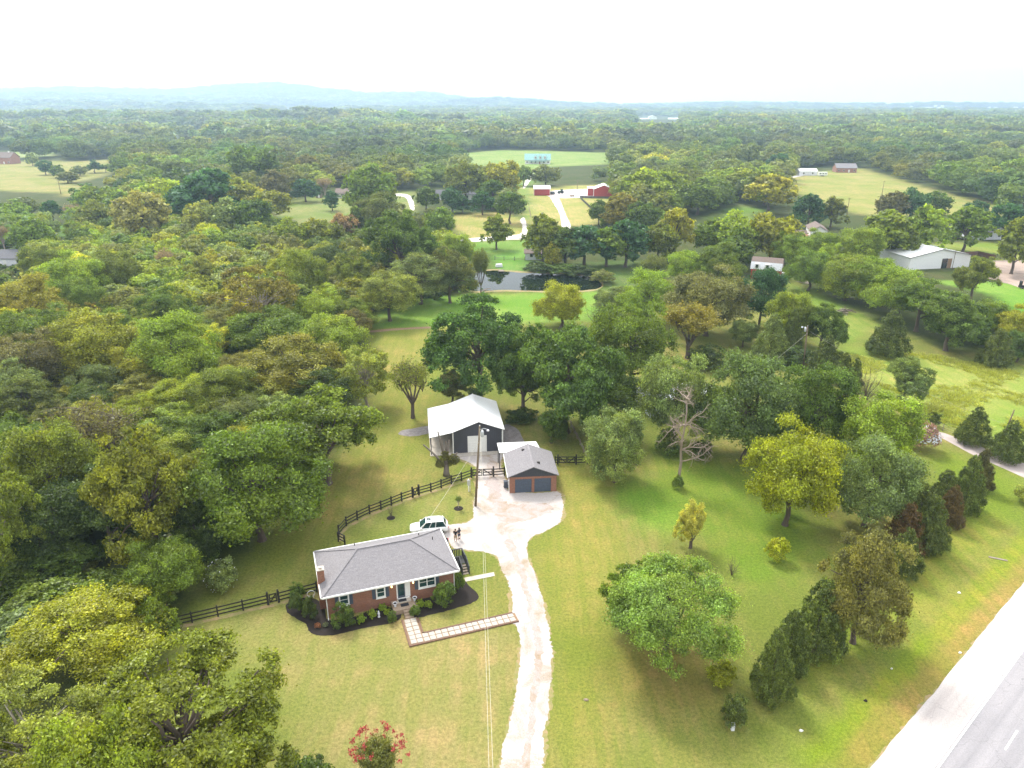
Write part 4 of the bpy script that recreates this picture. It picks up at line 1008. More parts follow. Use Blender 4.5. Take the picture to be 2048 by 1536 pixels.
for k, (dx, za) in enumerate(((0.0, 11.3), (.25, 10.7))):
    b_ = A(978+8*k, 1536, 9.6-.3*k); a_ = Vector((p1.x+.75+dx*.4, p1.y, za)); b2 = a_ + (b_-a_)*1.22
    wire(a_, b2, .5, .016, ('upper' if k == 0 else 'lower') + ' of two overhead wires coming from the driveway pole towards the foreground')
wire((p1.x+.6, p1.y, 9.4), hp(10.9, 5.2, 4.9), .25, .014, 'thin service wire sloping from the driveway pole to the house roof')
wire((p2.x-.2, p2.y, 7.6), A(1530, 735, 3.2), .2, .016, 'thin wire sloping left from the pole among the right cedars')
wire((p2.x+.2, p2.y, 7.9), A(2003, 846, 4.6), 1.1, .014, 'long slack wire from the right utility pole to the leaning pole')
for x, y, h, lb in ((863,371,9.5,'thin distant pole behind the white bungalows in front of dark trees'),(1154,392,9,'thin distant pole standing between the two red barns'),(1691,446,11,'thin distant pole at the foot of the hill meadow left of the white workshop'),
                 (1762,399,10,'thin distant pole standing in the middle of the hill meadow'),(122,388,8,'pale distant pole at the edge of the tan field on the far left')):
    utility_pole(A(x, y), h, 0, .3, lb, False, 'distant utility poles')

# ------------------------------------------------------------------ meter post, plants' posts and litter
t = thing('meter_post', A(*c2(733, 1036)), GR, 'white meter pedestal on the grass left of the driveway pole', 'meter post')
MB().box(-.07,.07,-.07,.07,0,1.9).build('post', M['white'], t); MB().box(-.2,.2,-.18,-.072,1.0,1.8).build('meter_box', M['galv'], t)
MB().tube([(.2,0,0),(.2,0,1.7)], .045, 6).build('conduit', M['galv'], t)
t = MB().box(-.14,.14,-.11,.11,0,.75).box(-.09,.09,-.14,-.112,.45,.68); tag(t.build('marker_post', M['lilac'], None, False, A(1465,1460)), 'white utility marker on the grass below the smallest juniper', 'marker')
def litter(name, px, s, m, label, cat):
    mb = MB(); g = np.random.default_rng(int(px[0])); k = 7
    ring = [(math.cos(2*math.pi*i/k)*s*g.uniform(.6,1), math.sin(2*math.pi*i/k)*s*.7*g.uniform(.6,1)) for i in range(k)]
    b = len(mb.v); mb.v += [(x,y,.02) for x, y in ring] + [(x*.7,y*.7,.10+.05*g.random()) for x, y in ring]; mb.f += [tuple(range(b+k, b+2*k))] + [(b+i,b+(i+1)%k,b+k+(i+1)%k,b+k+i) for i in range(k)]; mb.m += [0]*(k+1)
    return tag(mb.build(name, m, None, False, A(*px)), label, cat)
litter('paper_scrap', (1918,1186), .26, M['white'], 'larger white paper scrap on the verge halfway up the road edge', 'litter')
litter('paper_scrap', (1602,1462), .22, M['white'], 'white paper scrap in the grass near the bottom edge', 'litter')
litter('plastic_bottle', (1920,1306), .20, M['white'], 'pale bottle on the gritty edge of the shoulder', 'litter')
litter('paper_scrap', (1783,1338), .12, M['white'], 'small white scrap in the lush strip of verge', 'litter')
litter('flat_stone', (1172,1400), .3, M['porch'], 'flat tan stone lying in the lawn right of the driveway', 'stone')
litter('dirt_clod', (1731,1402), .22, M['mulch'], 'dark clod of earth on the dry verge', 'clod')
mb = MB(); 
t = thing('fallen_board', A(1996,1118), R(-24), 'weathered grey board lying in the verge grass beside the highway', 'board')
MB().box(-.95,.95,-.14,.14,.02,.07).build('board', M['grey_wood'], t)
def log_pile(name, px, n, ln, mats, label, flat=.25, cat='brush pile'):
    t = thing(name, A(*px), 0, label, cat); g = np.random.default_rng(int(px[0]))
    for k in range(n):
        an = g.uniform(0, math.pi); L = ln*g.uniform(.5,1); z = .06 + g.random()*flat; c = Vector((g.normal()*ln*.22, g.normal()*ln*.16, z)); d = Vector((math.cos(an), math.sin(an), g.normal()*.12))*L/2
        MB().tube([c-d, c+Vector((0,0,.05)), c+d], [.09*g.uniform(.5,1.4)]*3, 5).build('log', mats[k % len(mats)], t)
    return t
log_pile('brush_pile', (1683,627), 26, 4.2, [M['bark'], M['bark_dead'], M['bark'], M['bark_pale']], 'heap of cut brush and logs in the pasture below the hedgerow', .9)
log_pile('plank_pile', (1613,567), 10, 3.4, [M['bark_pale'], M['bark_dead']], 'scattered pale planks and logs near the gambrel barn', .3)
log_pile('driftwood', (972,584), 7, 3.6, [M['bark_pale'], M['bark_dead'], M['bark']], 'fallen pale branches at the near edge of the pond', .7)
mb = MB().box(-.8,.8,-.35,.35,.25,.42).box(-.7,-.6,-.3,.3,0,.25).box(.6,.7,-.3,.3,0,.25).box(.3,.8,-.3,.3,.42,.75)
tag(mb.build('white_bench', M['lilac'], None, False, A(1676,584), .4), 'small white bench shaped scrap under the hedgerow', 'bench')
mb = MB().box(-.6,.6,-.6,.6,0,1.1).box(-.7,.7,-.7,.7,1.1,1.25); tag(mb.build('stone_box', M['lilac'], None, False, A(1565,553)), 'pale square box beside the gambrel barn', 'box')
t = thing('dock', A(1002,543), .1, 'small grey dock at the far left bank of the pond', 'dock')
for k in range(6): MB().box(-.9,.9,-1.4+k*.42,-1.02+k*.42,.3,.36).build('plank', M['grey_wood'], t)
for x, y in ((-.85,-1.3),(.85,-1.3),(-.85,1),(.85,1)): MB().box(x-.06,x+.06,y-.06,y+.06,-.1,.75).build('post', M['grey_wood'], t)
t = MB().box(-1.1,1.1,-.7,.7,.1,.5).box(-1.0,1.0,-.6,.6,.5,1.0); tag(t.build('picnic_box', M['lilac'], None, False, A(998,534), .2), 'pale crate shaped bench on the bank above the dock', 'bench')

# ------------------------------------------------------------------ vehicles
def car(name, loc, rz, paint, label, suv=True, s=1.0, label2=None):
    """front towards +x; body lofted from cross sections, glass house on top"""
    t = thing(name, loc, rz, label, 'car'); h = 1.72 if suv else 1.45; L = 4.75
    st = [(-2.36,.55,.80,.78),(-2.28,.35,.98,.88),(-1.9,.28,1.02,.93),(-.9,.26,1.0,.94),(.4,.26,.98,.94),(1.0,.27,.97,.93),(1.6,.29,.93,.91),(2.15,.34,.83,.84),(2.36,.48,.70,.68)]
    if not suv: st = [(x, a, b*.93 if x > -1.5 else b*.97, c*.97) for x, a, b, c in st]
    mb = MB(); rings = []
    for x, lo, hi, hw in st:
        rings.append(len(mb.v)); mb.v += [(x,-hw*.86,lo),(x,-hw,lo+.16),(x,-hw,hi-.12),(x,-hw*.88,hi),(x,hw*.88,hi),(x,hw,hi-.12),(x,hw,lo+.16),(x,hw*.86,lo)]
    for a, b in zip(rings, rings[1:]):
        for k in range(8): mb.f.append((a+k, a+(k+1)%8, b+(k+1)%8, b+k)); mb.m.append(0)
    mb.f += [tuple(rings[0]+k for k in range(8)), tuple(rings[-1]+k for k in reversed(range(8)))]; mb.m += [0,0]
    mb.build('body', paint, t, True)
    xb = (-2.15,-1.75) if suv else (-1.75,-.95); zb = .98 if suv else .92
    B = [(xb[0],-.84),(1.15,-.84),(1.15,.84),(xb[0],.84)]; T = [(xb[1],-.66),(.35,-.66),(.35,.66),(xb[1],.66)]
    g = MB(); g.v += [(x,y,zb) for x, y in B] + [(x,y,h-.06) for x, y in T]
    g.f += [(0,1,5,4),(1,2,6,5),(2,3,7,6),(3,0,4,7)]; g.m += [0]*4; g.build('windows', M['carglass'], t)
    r_ = MB(); r_.v += [(T[0][0]-.05,-.68,h-.06),(T[1][0]+.05,-.68,h-.06),(T[1][0]+.05,.68,h-.06),(T[0][0]-.05,.68,h-.06),(T[0][0]+.1,-.55,h),(T[1][0]-.12,-.55,h),(T[1][0]-.12,.55,h),(T[0][0]+.1,.55,h)]
    r_.f += [(4,5,6,7),(0,1,5,4),(1,2,6,5),(2,3,7,6),(3,0,4,7)]; r_.m += [0]*5; r_.build('roof', paint, t, True)
    for a, b in zip(B, T): MB().beam((a[0],a[1]*1.005,zb),(b[0],b[1]*1.01,h-.05),.09,.07).build('pillar', paint, t)
    for sy in (-1, 1):
        for f_ in (.42, .66) if suv else (.5,):
            xa = B[0][0]+(B[1][0]-B[0][0])*f_; xt = T[0][0]+(T[1][0]-T[0][0])*f_
            MB().beam((xa,sy*.845,zb),(xt,sy*.665,h-.06),.06,.05).build('pillar', paint, t)
        MB().box(.95,1.1,sy*.98-.09,sy*.98+.09,zb-.02,zb+.13).build('wing_mirror', paint, t)
        MB().box(-2.37,-2.25,sy*.68-.14,sy*.68+.14,.72,.92).build('tail_light', M['taillight'], t)
        MB().box(2.2,2.33,sy*.62-.15,sy*.62+.15,.62,.76).build('headlight', M['galv'], t)
        for x in (-1.42, 1.45):
            wv = MB().tube([(x,sy*.70,.34),(x,sy*.95,.34)], .345, 16).build('wheel', M['rubber'], t, True)
            MB().tube([(x,sy*.951,.34),(x,sy*.962,.34)], .21, 10).build('rim', M['galv'], wv)
    if suv:
        for sy in (-.6, .6): MB().tube([(-1.5,sy,h+.0),(-1.4,sy,h+.05),(.0,sy,h+.05),(.1,sy,h-.01)], .025, 5).build('roof_rail', M['galv'], t)
        MB().box(-.25,.25,-.35,.35,h+.001,h+.012).build('sunroof', M['carglass'], t)
    MB().box(-2.39,-2.35,-.25,.25,.6,.72).build('number_plate', M['galv'], t)
    return t
q = A(860, 1046, 1.3); car('parked_car', (q.x-.15, q.y+.15, .02), R(188), M['carwhite'], 'white station wagon parked behind the right end of the brick house')
q = A(897, 1084, .9); car('parked_car', (q.x-2.35, q.y-.25, .02), R(186), M['cardark'], 'dark grey saloon mostly hidden by the house roof, red tail light showing', False)
# ------------------------------------------------------------------ two people
SKIN = plain('skin', (.50,.30,.21), (.45,.27,.19), 8, .6, .05); SHIRT = plain('black_cloth', (.018,.018,.02), None, 30, .9, .2); NAVY = plain('navy_cloth', (.03,.04,.07), None, 30, .9, .2)
KHAKI = plain('khaki_cloth', (.42,.33,.22), None, 30, .9, .2); HAIR = plain('brown_hair', (.06,.035,.02), None, 40, .7, .3)
def skin_mesh(name, verts, edges, mat, root=0, parent=None):
    me = bpy.data.meshes.new(name); me.from_pydata([v[:3] for v in verts], edges, []); o = bpy.data.objects.new(name, me); COL.objects.link(o)
    md = o.modifiers.new('skin', 'SKIN'); sv = me.skin_vertices[0].data
    for i, v in enumerate(verts): r_ = v[3]; sv[i].radius = (r_, v[4] if len(v) > 4 else r_); sv[i].use_root = (i == root)
    o.modifiers.new('smooth', 'SUBSURF').levels = 2; o.modifiers['smooth'].render_levels = 2
    bpy.context.view_layer.update(); dg = bpy.context.evaluated_depsgraph_get()
    m2 = bpy.data.meshes.new_from_object(o.evaluated_get(dg)); bpy.data.objects.remove(o); m2.name = name
    m2.materials.clear(); m2.materials.append(mat); m2.polygons.foreach_set('use_smooth', [True]*len(m2.polygons)); return m2
def person(loc, rz, hgt, label, top, bottom, woman=False, shorts=True):
    t = thing('person', loc, rz, label, 'person'); s = hgt/1.78; sw = .17 if woman else .2
    V = [(0,0,.93,.13,.10),(0,0,1.12,.115,.09),(0,.01,1.32,.15,.10),(0,.0,1.47,.06),(0,-.01,1.55,.055),(0,-.02,1.66,.085,.10),(0,-.01,1.74,.06,.075)]
    E_ = [(0,1),(1,2),(2,3),(3,4),(4,5),(5,6)]
    for sx in (-1, 1):
        b = len(V); V += [(sx*.10,0,.86,.09),(sx*.11,.01,.50,.06),(sx*.12,.03,.12,.042),(sx*.12,.02,.045,.04),(sx*.13,-.13,.03,.035)]
        E_ += [(0,b),(b,b+1),(b+1,b+2),(b+2,b+3),(b+3,b+4)]
        b = len(V); bend = -.16 if not woman else -.2
        V += [(sx*sw,0,1.42,.055),(sx*(sw+.07),.02,1.14,.04),(sx*(sw+.0),bend,.98 if not woman else 1.2,.03),(sx*(sw-.03),bend-.07,.95 if not woman else 1.25,.034,.018)]
        E_ += [(2,b),(b,b+1),(b+1,b+2),(b+2,b+3)]; h = b+3
        for k, (dx, L_) in enumerate(((-.024,.075),(-.008,.085),(.008,.08),(.024,.065))):
            c = len(V); hx, hy, hz = V[h][:3]; V += [(hx+dx,hy-.05,hz-.01,.009),(hx+dx,hy-.05-L_*.5,hz-.03,.008)]; E_ += [(h,c),(c,c+1)]
        c = len(V); V += [(hx-sx*.045,hy-.01,hz+.0,.010),(hx-sx*.05,hy-.05,hz-.02,.009)]; E_ += [(h,c),(c,c+1)]
    V = [(v[0]*s, v[1]*s, v[2]*s, *[r_*s for r_ in v[3:]]) for v in V]
    body = link('body', skin_mesh('body', V, E_, SKIN), t)
    # shirt and shorts follow the same skeleton a little proud of the skin
    sv = [(0,0,.90,.15,.12),(0,0,1.12,.135,.11),(0,.01,1.32,.172,.12),(0,0,1.44,.085)] ; se = [(0,1),(1,2),(2,3)]
    for sx in (-1, 1):
        b = len(sv); sv += [(sx*sw,0,1.42,.078),(sx*(sw+.055),.015,1.22,.066)]; se += [(2,b),(b,b+1)]
    link('shirt', skin_mesh('shirt', [(v[0]*s,v[1]*s,v[2]*s,*[r_*s for r_ in v[3:]]) for v in sv], se, top), t)
    lo = .48 if shorts else .12
    sv = [(0,0,.94,.155,.125)]; se = []
    for sx in (-1, 1):
        b = len(sv); sv += [(sx*.10,0,.84,.115),(sx*.112,.01,lo,.085)]; se += [(0,b),(b,b+1)]
    link('shorts' if shorts else 'trousers', skin_mesh('shorts', [(v[0]*s,v[1]*s,v[2]*s,*[r_*s for r_ in v[3:]]) for v in sv], se, bottom), t)
    hr = MB().lathe([(.02,-.14),(.085,-.08),(.10,.0),(.085,.07),(.04,.105),(.005,.11)], 10, c=(0,.02*s,1.70*s)) if not woman else MB().lathe([(.05,-.34),(.09,-.2),(.10,-.05),(.105,.02),(.08,.08),(.01,.115)], 10, c=(0,.04*s,1.70*s))
    hr.build('hair', HAIR, t, True)
    for sx in (-1, 1): MB().lathe([(.03,0),(.045,.02),(.045,.07),(.03,.09)], 8, c=(sx*.12*s,-.01,0)).box(sx*.12*s-.045, sx*.12*s+.045, -.20, 0, 0, .07).build('shoe', HAIR if woman else M['white'], t)
    for sx in (-1, 1): MB().lathe([(.003,-.01),(.011,0),(.003,.01)], 6, c=(sx*.032*s,-.115*s,1.68*s)).build('eye', M['white'], t)
    return t
person(A(911.5,1083.5), R(160), 1.82, 'person in black T-shirt and khaki shorts standing on the gravel behind the house', SHIRT, KHAKI)
person(A(918.5,1079), R(215), 1.68, 'person in dark navy clothes with long hair standing beside the one in black', NAVY, NAVY, True, True)

# ------------------------------------------------------------------ buildings in the middle and far distance
def far_house(name, loc, rz, W, D, he, hr, wall, roof, label, cat='house', axis='x', wins=4, door=True, ov=.4, porch=False, chim=False, gablem=None, winside=0):
    t = thing(name, loc, rz, label, cat)
    mb = MB().box(0, W, 0, D, 0, he)
    if axis == 'y': 
        b = len(mb.v); mb.v += [(0,0,he),(W,0,he),(W/2,0,hr),(0,D,he),(W,D,he),(W/2,D,hr)]; mb.f += [(b,b+1,b+2),(b+5,b+4,b+3)]; mb.m += [0,0]
    else:
        b = len(mb.v); mb.v += [(0,0,he),(0,D,he),(0,D/2,hr),(W,0,he),(W,D,he),(W,D/2,hr)]; mb.f += [(b+2,b+1,b),(b+3,b+4,b+5)]; mb.m += [0,0]
    mb.build('wall', wall, t)
    gable_roof_slabs(t, -ov, W+ov, -ov, D+ov, he - .02, hr + .02, roof, .15, axis)
    for k in range(wins):
        c = W*(k+.5)/wins
        if door and k == wins//2:
            MB().box(c-.5, c+.5, -.06, -.003, .1, 2.1).build('door', M['brick_far'] if wall is M['white'] else M['white'], t); continue
        f = MB().box(c-.6, c+.6, -.08, -.003, 1.0, 2.2).build('window', M['white'] if wall is not M['white'] else M['charcoal'], t)
        MB().box(c-.5, c+.5, -.1, -.081, 1.08, 2.12).build('pane', M['glass_far'], f)
    for k in range(winside):
        c = D*(k+.5)/winside
        f = MB().box(-.08, -.003, c-.6, c+.6, 1.0, 2.2).build('window', M['white'], t); MB().box(-.1, -.081, c-.5, c+.5, 1.08, 2.12).build('pane', M['glass_far'], f)
    if porch:
        MB().box(W*.15, W*.85, -2.2, -.01, 2.35, 2.5).build('porch_roof', roof, t)
        for k in range(5): x = W*(.17+.165*k); MB().box(x-.08, x+.08, -2.1, -1.95, 0, 2.35).build('porch_post', M['white'], t)
    if chim: MB().box(W*.72, W*.72+.9, D*.45, D*.45+.9, he, hr+.9).build('chimney', M['white'] if chim == 2 else M['brick_far'], t)
    return t
p = A(672, 396); far_house('bungalow', p, R(4), 12.5, 8, 2.7, 4.7, M['white'], M['shingle_brown'], 'white bungalow with brown roof in the meadow left of the curving drive', 'house', 'x', 5, True, .4, True, False, winside=2)
p = A(866, 400); t = far_house('long_bungalow', p, R(3), 24, 9, 2.8, 4.9, M['white'], M['shingle_dark'], 'long low white house with dark grey roof behind the mown lawn', 'house', 'x', 7, True, .5, False, 2)
p = A(632, 396); far_house('shed', p, R(5), 3.2, 2.6, 2, 2.8, M['grey_wood'], M['shingle_brown'], 'tiny grey wooden shed between the round tree and the white bungalow', 'shed', 'y', 1, True, .2)
p = A(1050, 328); t = far_house('green_roofed_house', p, R(-3), 22, 10, 3.2, 8.2, M['white'], M['green_metal'], 'white farmhouse with green metal roof and three dormers on the far field', 'house', 'x', 6, True, .6, True)
for k in range(3):
    x = 9+k*4.2; d = MB().box(x-.9, x+.9, .2, 3.2, 4.2, 6.0); b = len(d.v); d.v += [(x-.9,.2,6),(x+.9,.2,6),(x,.2,7.1)]; d.f += [(b,b+1,b+2)]; d.m += [0]
    dd = d.build('dormer', M['white'], t); MB().box(x-.45,x+.45,.12,.199,4.6,5.8).build('pane', M['glass_far'], dd); gable_roof_slabs(dd, x-1.2, x+1.2, 0, 4, 5.9, 7.2, M['green_metal'], .1, 'y', 'dormer_roof')
p = A(1068, 391); t = far_house('red_barn', p, R(0), 9.2, 7.5, 3.6, 5.2, M['red_metal'], M['white_metal'], 'left smaller red barn with white roof standing alone on the hay field', 'barn', 'x', 0, False, .3)
for x in (0, 9.2): MB().box(x-.12, x+.12, -.05, -.002, 0, 3.5).build('corner_trim', M['white'], t)
MB().box(6.4, 8.2, -.06, -.002, 0, 2.4).build('barn_door', M['red_metal'], t)
p = A(1187, 393); t = far_house('red_barn', p, R(-6), 11.5, 13, 3.9, 6.2, M['red_metal'], M['white_metal'], 'right larger red barn with gabled front beside the fenced yard', 'barn', 'y', 0, False, .3)
MB().box(-3.4, -.01, 3, 12.5, 0, 4.1).build('side_bay', M['red_metal'], t); MB().box(-3.7, -.31, 2.7, 12.8, 4.12, 4.3).build('side_bay_roof', M['white_metal'], t)
for x in (0, 11.5): MB().box(x-.15, x+.15, -.06, -.002, 0, 3.8).build('corner_trim', M['white'], t)
MB().box(4, 7.5, -.08, -.002, 0, 3.2).build('barn_door', M['red_metal'], t)
sf = MB().box(-.08,.08,-.08,.08,0,1.5).mesh('post', M['deck_wood']); sr = MB().box(0,1,-.03,.03,-.28,.28).mesh('board', M['deck_wood'])
fence([(1160,396),(1182,397),(1226,398)], 'dark solid board fence in front of the right red barn', 4, sf, sr, (.4,1.0), 'yard_fence')
fence([(1160,396),(1166,403),(1182,418)], 'dark board fence running down from the red barn yard', 4, sf, sr, (.4,1.0), 'yard_fence')
fence([(990,520),(1008,521),(1050,522)], 'low dark fence crossing the green bank above the pond', 4, sf, gr2, (.4,.9), 'bank_fence')
q = A(1102, 389); car('pickup', q, R(170), M['cardark'], 'dark vehicle parked just right of the left red barn', True)
t = thing('tractor', A(1122, 387), R(200), 'dark green tractor parked between the red barns', 'tractor')
GRN = plain('dark_green_paint', (.03,.08,.04), None, 4, .5, .05)
MB().box(.2,2.0,-.4,.4,.8,1.5).build('bonnet', GRN, t); MB().box(-1.0,.2,-.7,.7,1.0,1.3).build('platform', GRN, t); MB().box(-.9,.1,-.6,.6,1.3,2.4).build('cab', M['carglass'], t); MB().box(-1,.2,-.7,.7,2.4,2.55).build('cab_roof', GRN, t)
for x, r_ in ((-.6,.85),(1.5,.5)):
    for sy in (-.8,.8): MB().tube([(x,sy-.18,r_),(x,sy+.18,r_)], r_, 14).build('wheel', M['rubber'], t, True)
t = thing('flat_trailer', A(1144, 393), R(20), 'low reddish trailer on the yard beside the hay field', 'trailer')
MB().box(-2,2,-.9,.9,.6,.75).build('bed', M['soil'], t); MB().beam((2,0,.6),(3.2,0,.5),.12,.12).build('drawbar', M['rubber'], t)
for x in (-.5,.5):
    for sy in (-.9,.9): MB().tube([(x,sy-.1,.35),(x,sy+.1,.35)], .35, 10).build('wheel', M['rubber'], t)
fence([(1058,418),(1062,436)], 'pale rail fence standing in the green edge of the hay field', 3, gp, gr2, (.4,.9), 'rail_fence')
# gambrel barn
t = thing('gambrel_barn', A(1500, 557), R(-24), 'small red barn with silver gambrel roof among trees left of the pasture', 'barn')
GWD, GDP = 6.2, 8.5; prof = [(0,3.0),(.9,5.0),(GWD/2,6.2),(GWD-.9,5.0),(GWD,3.0)]
mb = MB().box(0, GDP, 0, GWD, 0, 3.0)
for x in (0, GDP): mb.poly([(x, a, z) for a, z in prof])
mb.build('wall', M['red_metal'], t)
for (a, z), (b_, z2), mt in zip(prof, prof[1:], ('galv','soil','soil','galv')):
    MB().poly([(-.3,a,z),(GDP+.3,a,z),(GDP+.3,b_,z2),(-.3,b_,z2)]).poly([(-.3,b_,z2+.1),(GDP+.3,b_,z2+.1),(GDP+.3,a,z+.1),(-.3,a,z+.1)]).build('roof_slope', M['lilac' if mt == 'galv' else 'shingle_brown'], t)
for x in (1.6, 4.6):
    d = MB().box(x-.7, x+.7, -.25, .85, 3.2, 4.7).build('dormer', M['lilac'], t); MB().box(x-.4, x+.4, -.3, -.251, 3.5, 4.5).build('pane', M['glass_far'], d)
for x in (1.5, 5): f = MB().box(x-.5, x+.5, -.06, -.002, .9, 2.1).build('window', M['white'], t); MB().box(x-.4, x+.4, -.08, -.061, 1, 2).build('pane', M['glass_far'], f)
# white workshop, right
w0, w1, w2_ = A(1817, 540, .0), A(1937, 534, .0), A(1775, 524, .0)
dv = w1 - w0; WL = dv.length; WR = math.atan2(dv.y, dv.x)
t = thing('metal_workshop', w0, WR, 'long white metal workshop with low pitched roof beyond the hedgerow', 'workshop')
WD, we, wz = 21.0, 3.9, 6.2
mb = MB().box(0, WL, 0, WD, 0, we); b = len(mb.v); mb.v += [(0,0,we),(WL,0,we),(WL/2,0,wz-.05),(0,WD,we),(WL,WD,we),(WL/2,WD,wz-.05)]; mb.f += [(b,b+1,b+2),(b+5,b+4,b+3)]; mb.m += [0,0]
mb.build('wall', M['white_metal_wall'], t); gable_roof_slabs(t, -.3, WL+.3, -.4, WD+.4, we, wz, M['white_metal'], .12)
MB().box(WL*.53, WL*.62, -.08, -.003, 0, 3.2).build('dark_opening', M['glass_far'], t); MB().box(WL*.625, WL*.69, -.1, -.003, 0, 3.1).build('brown_door', M['soil'], t)
MB().tube([(WL*.70,-.6,0),(WL*.70,-.6,6)], .09, 6).build('flue', M['pole_wood'], t)
mb = MB()
for k in range(2): mb.beam((-.3, -.41, we+.06) if k == 0 else (WL/2,-.41,wz+.06), (WL/2,-.41,wz+.06) if k == 0 else (WL+.3,-.41,we+.06), .05, .2)
mb.build('gable_trim', M['charcoal'], t)
bf = MB().box(0,1,-.03,.03,-.42,.42).mesh('panel', plain('rust_fence_panel', (.15,.075,.045), (.10,.05,.035), 2, .9, .3))
fence([(1917,515),(1955,512),(1990,520)], 'rusty brown solid fence right of the white workshop', 3, sf, bf, (.45,1.3), 'panel_fence')
fence([(1986,514),(2008,520)], 'dark open slatted fence at the end of the rusty fence', 2, sf, gr2, (.3,.6,.9,1.2), 'slat_fence')
q = A(2046, 577); mb = MB().box(-1.2,1.2,-.5,.5,.3,.9).box(-1.1,-.8,-.5,.5,.9,2.2).box(-.6,-.3,-.55,-.45,0,.3).box(.6,.9,-.55,-.45,0,.3); tag(mb.build('implement', M['rubber'], None, False, q), 'dark farm implement at the right edge beyond the dirt yard', 'implement')
p = A(1618, 487); t = far_house('two_storey_house', p, R(-14), 6, 13, 4.7, 6.5, M['white'], M['shingle_brown'], 'white two storey house with brown roof and brown shutters behind the bright trees', 'house', 'y', 2, False, .4)
for x in (1.5, 4.5):
    f = MB().box(x-.5,x+.5,-.08,-.003,3.0,4.2).build('window', M['charcoal'], t); MB().box(x-.4,x+.4,-.1,-.081,3.1,4.1).build('pane', M['glass_far'], f)
MB().box(-5.5,-.01,1,7,0,2.3).build('side_wing', M['brick_far'], t)
p = A(1955, 480); far_house('cottage', p, R(6), 10.5, 9, 2.9, 5.9, M['lilac'], M['shingle'], 'pale blue cottage with grey roof right of the tall bright tree', 'house', 'x', 3, False, .5)
p = A(-30, 532); far_house('dark_roofed_house', p, R(0), 13.5, 12, 2.4, 4.2, M['lilac'], M['shingle_dark'], 'dark slate roofed house at the left edge of the wood', 'house', 'x', 3, True, .5)
p = A(0, 520, 4.0); 
mb = MB().lathe([(.9,0),(1.05,.3),(1.0,1.2),(.6,1.9),(.1,2.1)], 14); tag(mb.build('white_tank', M['white'], None, True, A(4, 531)), 'white rounded tank in front of the dark roofed house', 'tank')
p = A(-14, 328); t = far_house('brick_house', p, R(-5), 17, 12, 5.2, 9.5, M['brick_far'], M['shingle_brown'], 'large brick house at the far left edge above the tan field', 'house', 'x', 4, True, .5, False, 2)
p = A(1598, 351); far_house('farm_shed', p, R(-2), 13, 8, 3, 4.6, M['lilac'], M['white_metal'], 'pale open farm shed left of the hill meadow lane', 'shed', 'x', 2, False, .4)
p = A(1672, 345); far_house('farmhouse', p, R(-6), 15, 10, 3.2, 6.3, M['brick_far'], M['shingle'], 'brown farmhouse with grey roof between trees on the crest of the hill meadow', 'house', 'x', 4, True, .4)
q = A(1601, 351); t = thing('white_trailer', (q.x+14, q.y-5, 0), R(3), 'small white caravan beside the pale farm shed', 'caravan')
MB().box(-3.2,3.2,-1.1,1.1,.6,2.9).build('body', M['white'], t)
for x in (-2,0,2): MB().box(x-.5,x+.5,-1.14,-1.101,1.6,2.3).build('pane', M['glass_far'], t)
for x in (-.6,.6): MB().tube([(x,-1.05,.4),(x,1.05,.4)], .4, 10).build('wheel', M['rubber'], t)
# hidden buildings glimpsed through the trees
p = A(1300, 835); far_house('white_roofed_house', p, R(12), 11, 7, 2.6, 3.8, M['lilac'], M['white_metal'], 'low white roofed building glimpsed under the maples behind the dead tree', 'house', 'x', 3, True, .4)
p = A(1590, 480); far_house('garden_shed', p, R(-5), 9, 5, 2.4, 3.3, M['brick_far'], M['shingle_brown'], 'low reddish shed left of the white two storey house', 'shed', 'x', 2, False, .3)
p = A(1280, 492); far_house('pale_house', p, R(8), 12, 8, 2.8, 4.6, M['white'], M['lilac'], 'pale house hidden behind the trees along the far bank of the pond', 'house', 'x', 3, True, .4)
p = A(1050, 520); far_house('bank_shed', p, R(-3), 13, 5, 2.2, 3.2, M['lilac'], M['shingle_brown'], 'low pale shed under the olive tree on the far pond bank', 'shed', 'x', 3, False, .4)
p = A(585, 940); far_house('lattice_shed', p, R(62), 5.5, 4.2, 2.3, 3.4, M['paver'], M['white_metal'], 'white roofed shed tucked behind the green maples at the wood edge', 'shed', 'y', 1, True, .3)
# white farm and the new houses on the far hills
for x0, x1, row, hh, lb in ((1277,1300,238,5,'long low white barn on the far ridge, leftmost of the white farm'),(1300,1316,237,11,'tall gabled white barn in the middle of the far white farm'),(1340,1363,239,6,'long white barn at the right end of the far white farm'),(985,996,233,6,'single white barn far off in the blue woods')):
    Y = 2575.0 if x0 > 1200 else 2290.0; X = (x0-1024)/F*Y*cP; wd = (x1-x0)/F*Y*cP
    far_house('white_barn', (X, Y, min(gz1(X, Y), gz1(X+wd, Y))-.3), 0, wd, 18, hh, hh*1.5, M['white'], M['white_metal'], lb, 'barn', 'x' if hh < 10 else 'y', 3, False, 1)
def tract_house():
    t = thing('tract_house', (0,0,0), 0, 'one of the tiny white new houses lined up on the far right blue hillside', 'house', 'new houses on the far right hillside')
    MB().box(-9,9,-6,6,0,6.5).build('wall', M['white'], t); gable_roof_slabs(t, -9.6, 9.6, -6.6, 6.6, 6.4, 10, M['lilac'], .3, 'x'); return t
th = tract_house(); first = True
for k in range(46):
    x = 1785 + 265*(k+rnd.random())/46; D_ = rnd.uniform(4300, 4750); X = (x-1024)/F*D_*cP
    o = th if first else copy_tree(th); first = False
    o.location = (X, D_, gz1(X, D_)-.5); o.rotation_euler = (0, 0, rnd.uniform(-.5,.5)); s_ = rnd.uniform(.7,1.15); o.scale = (s_, s_, s_)

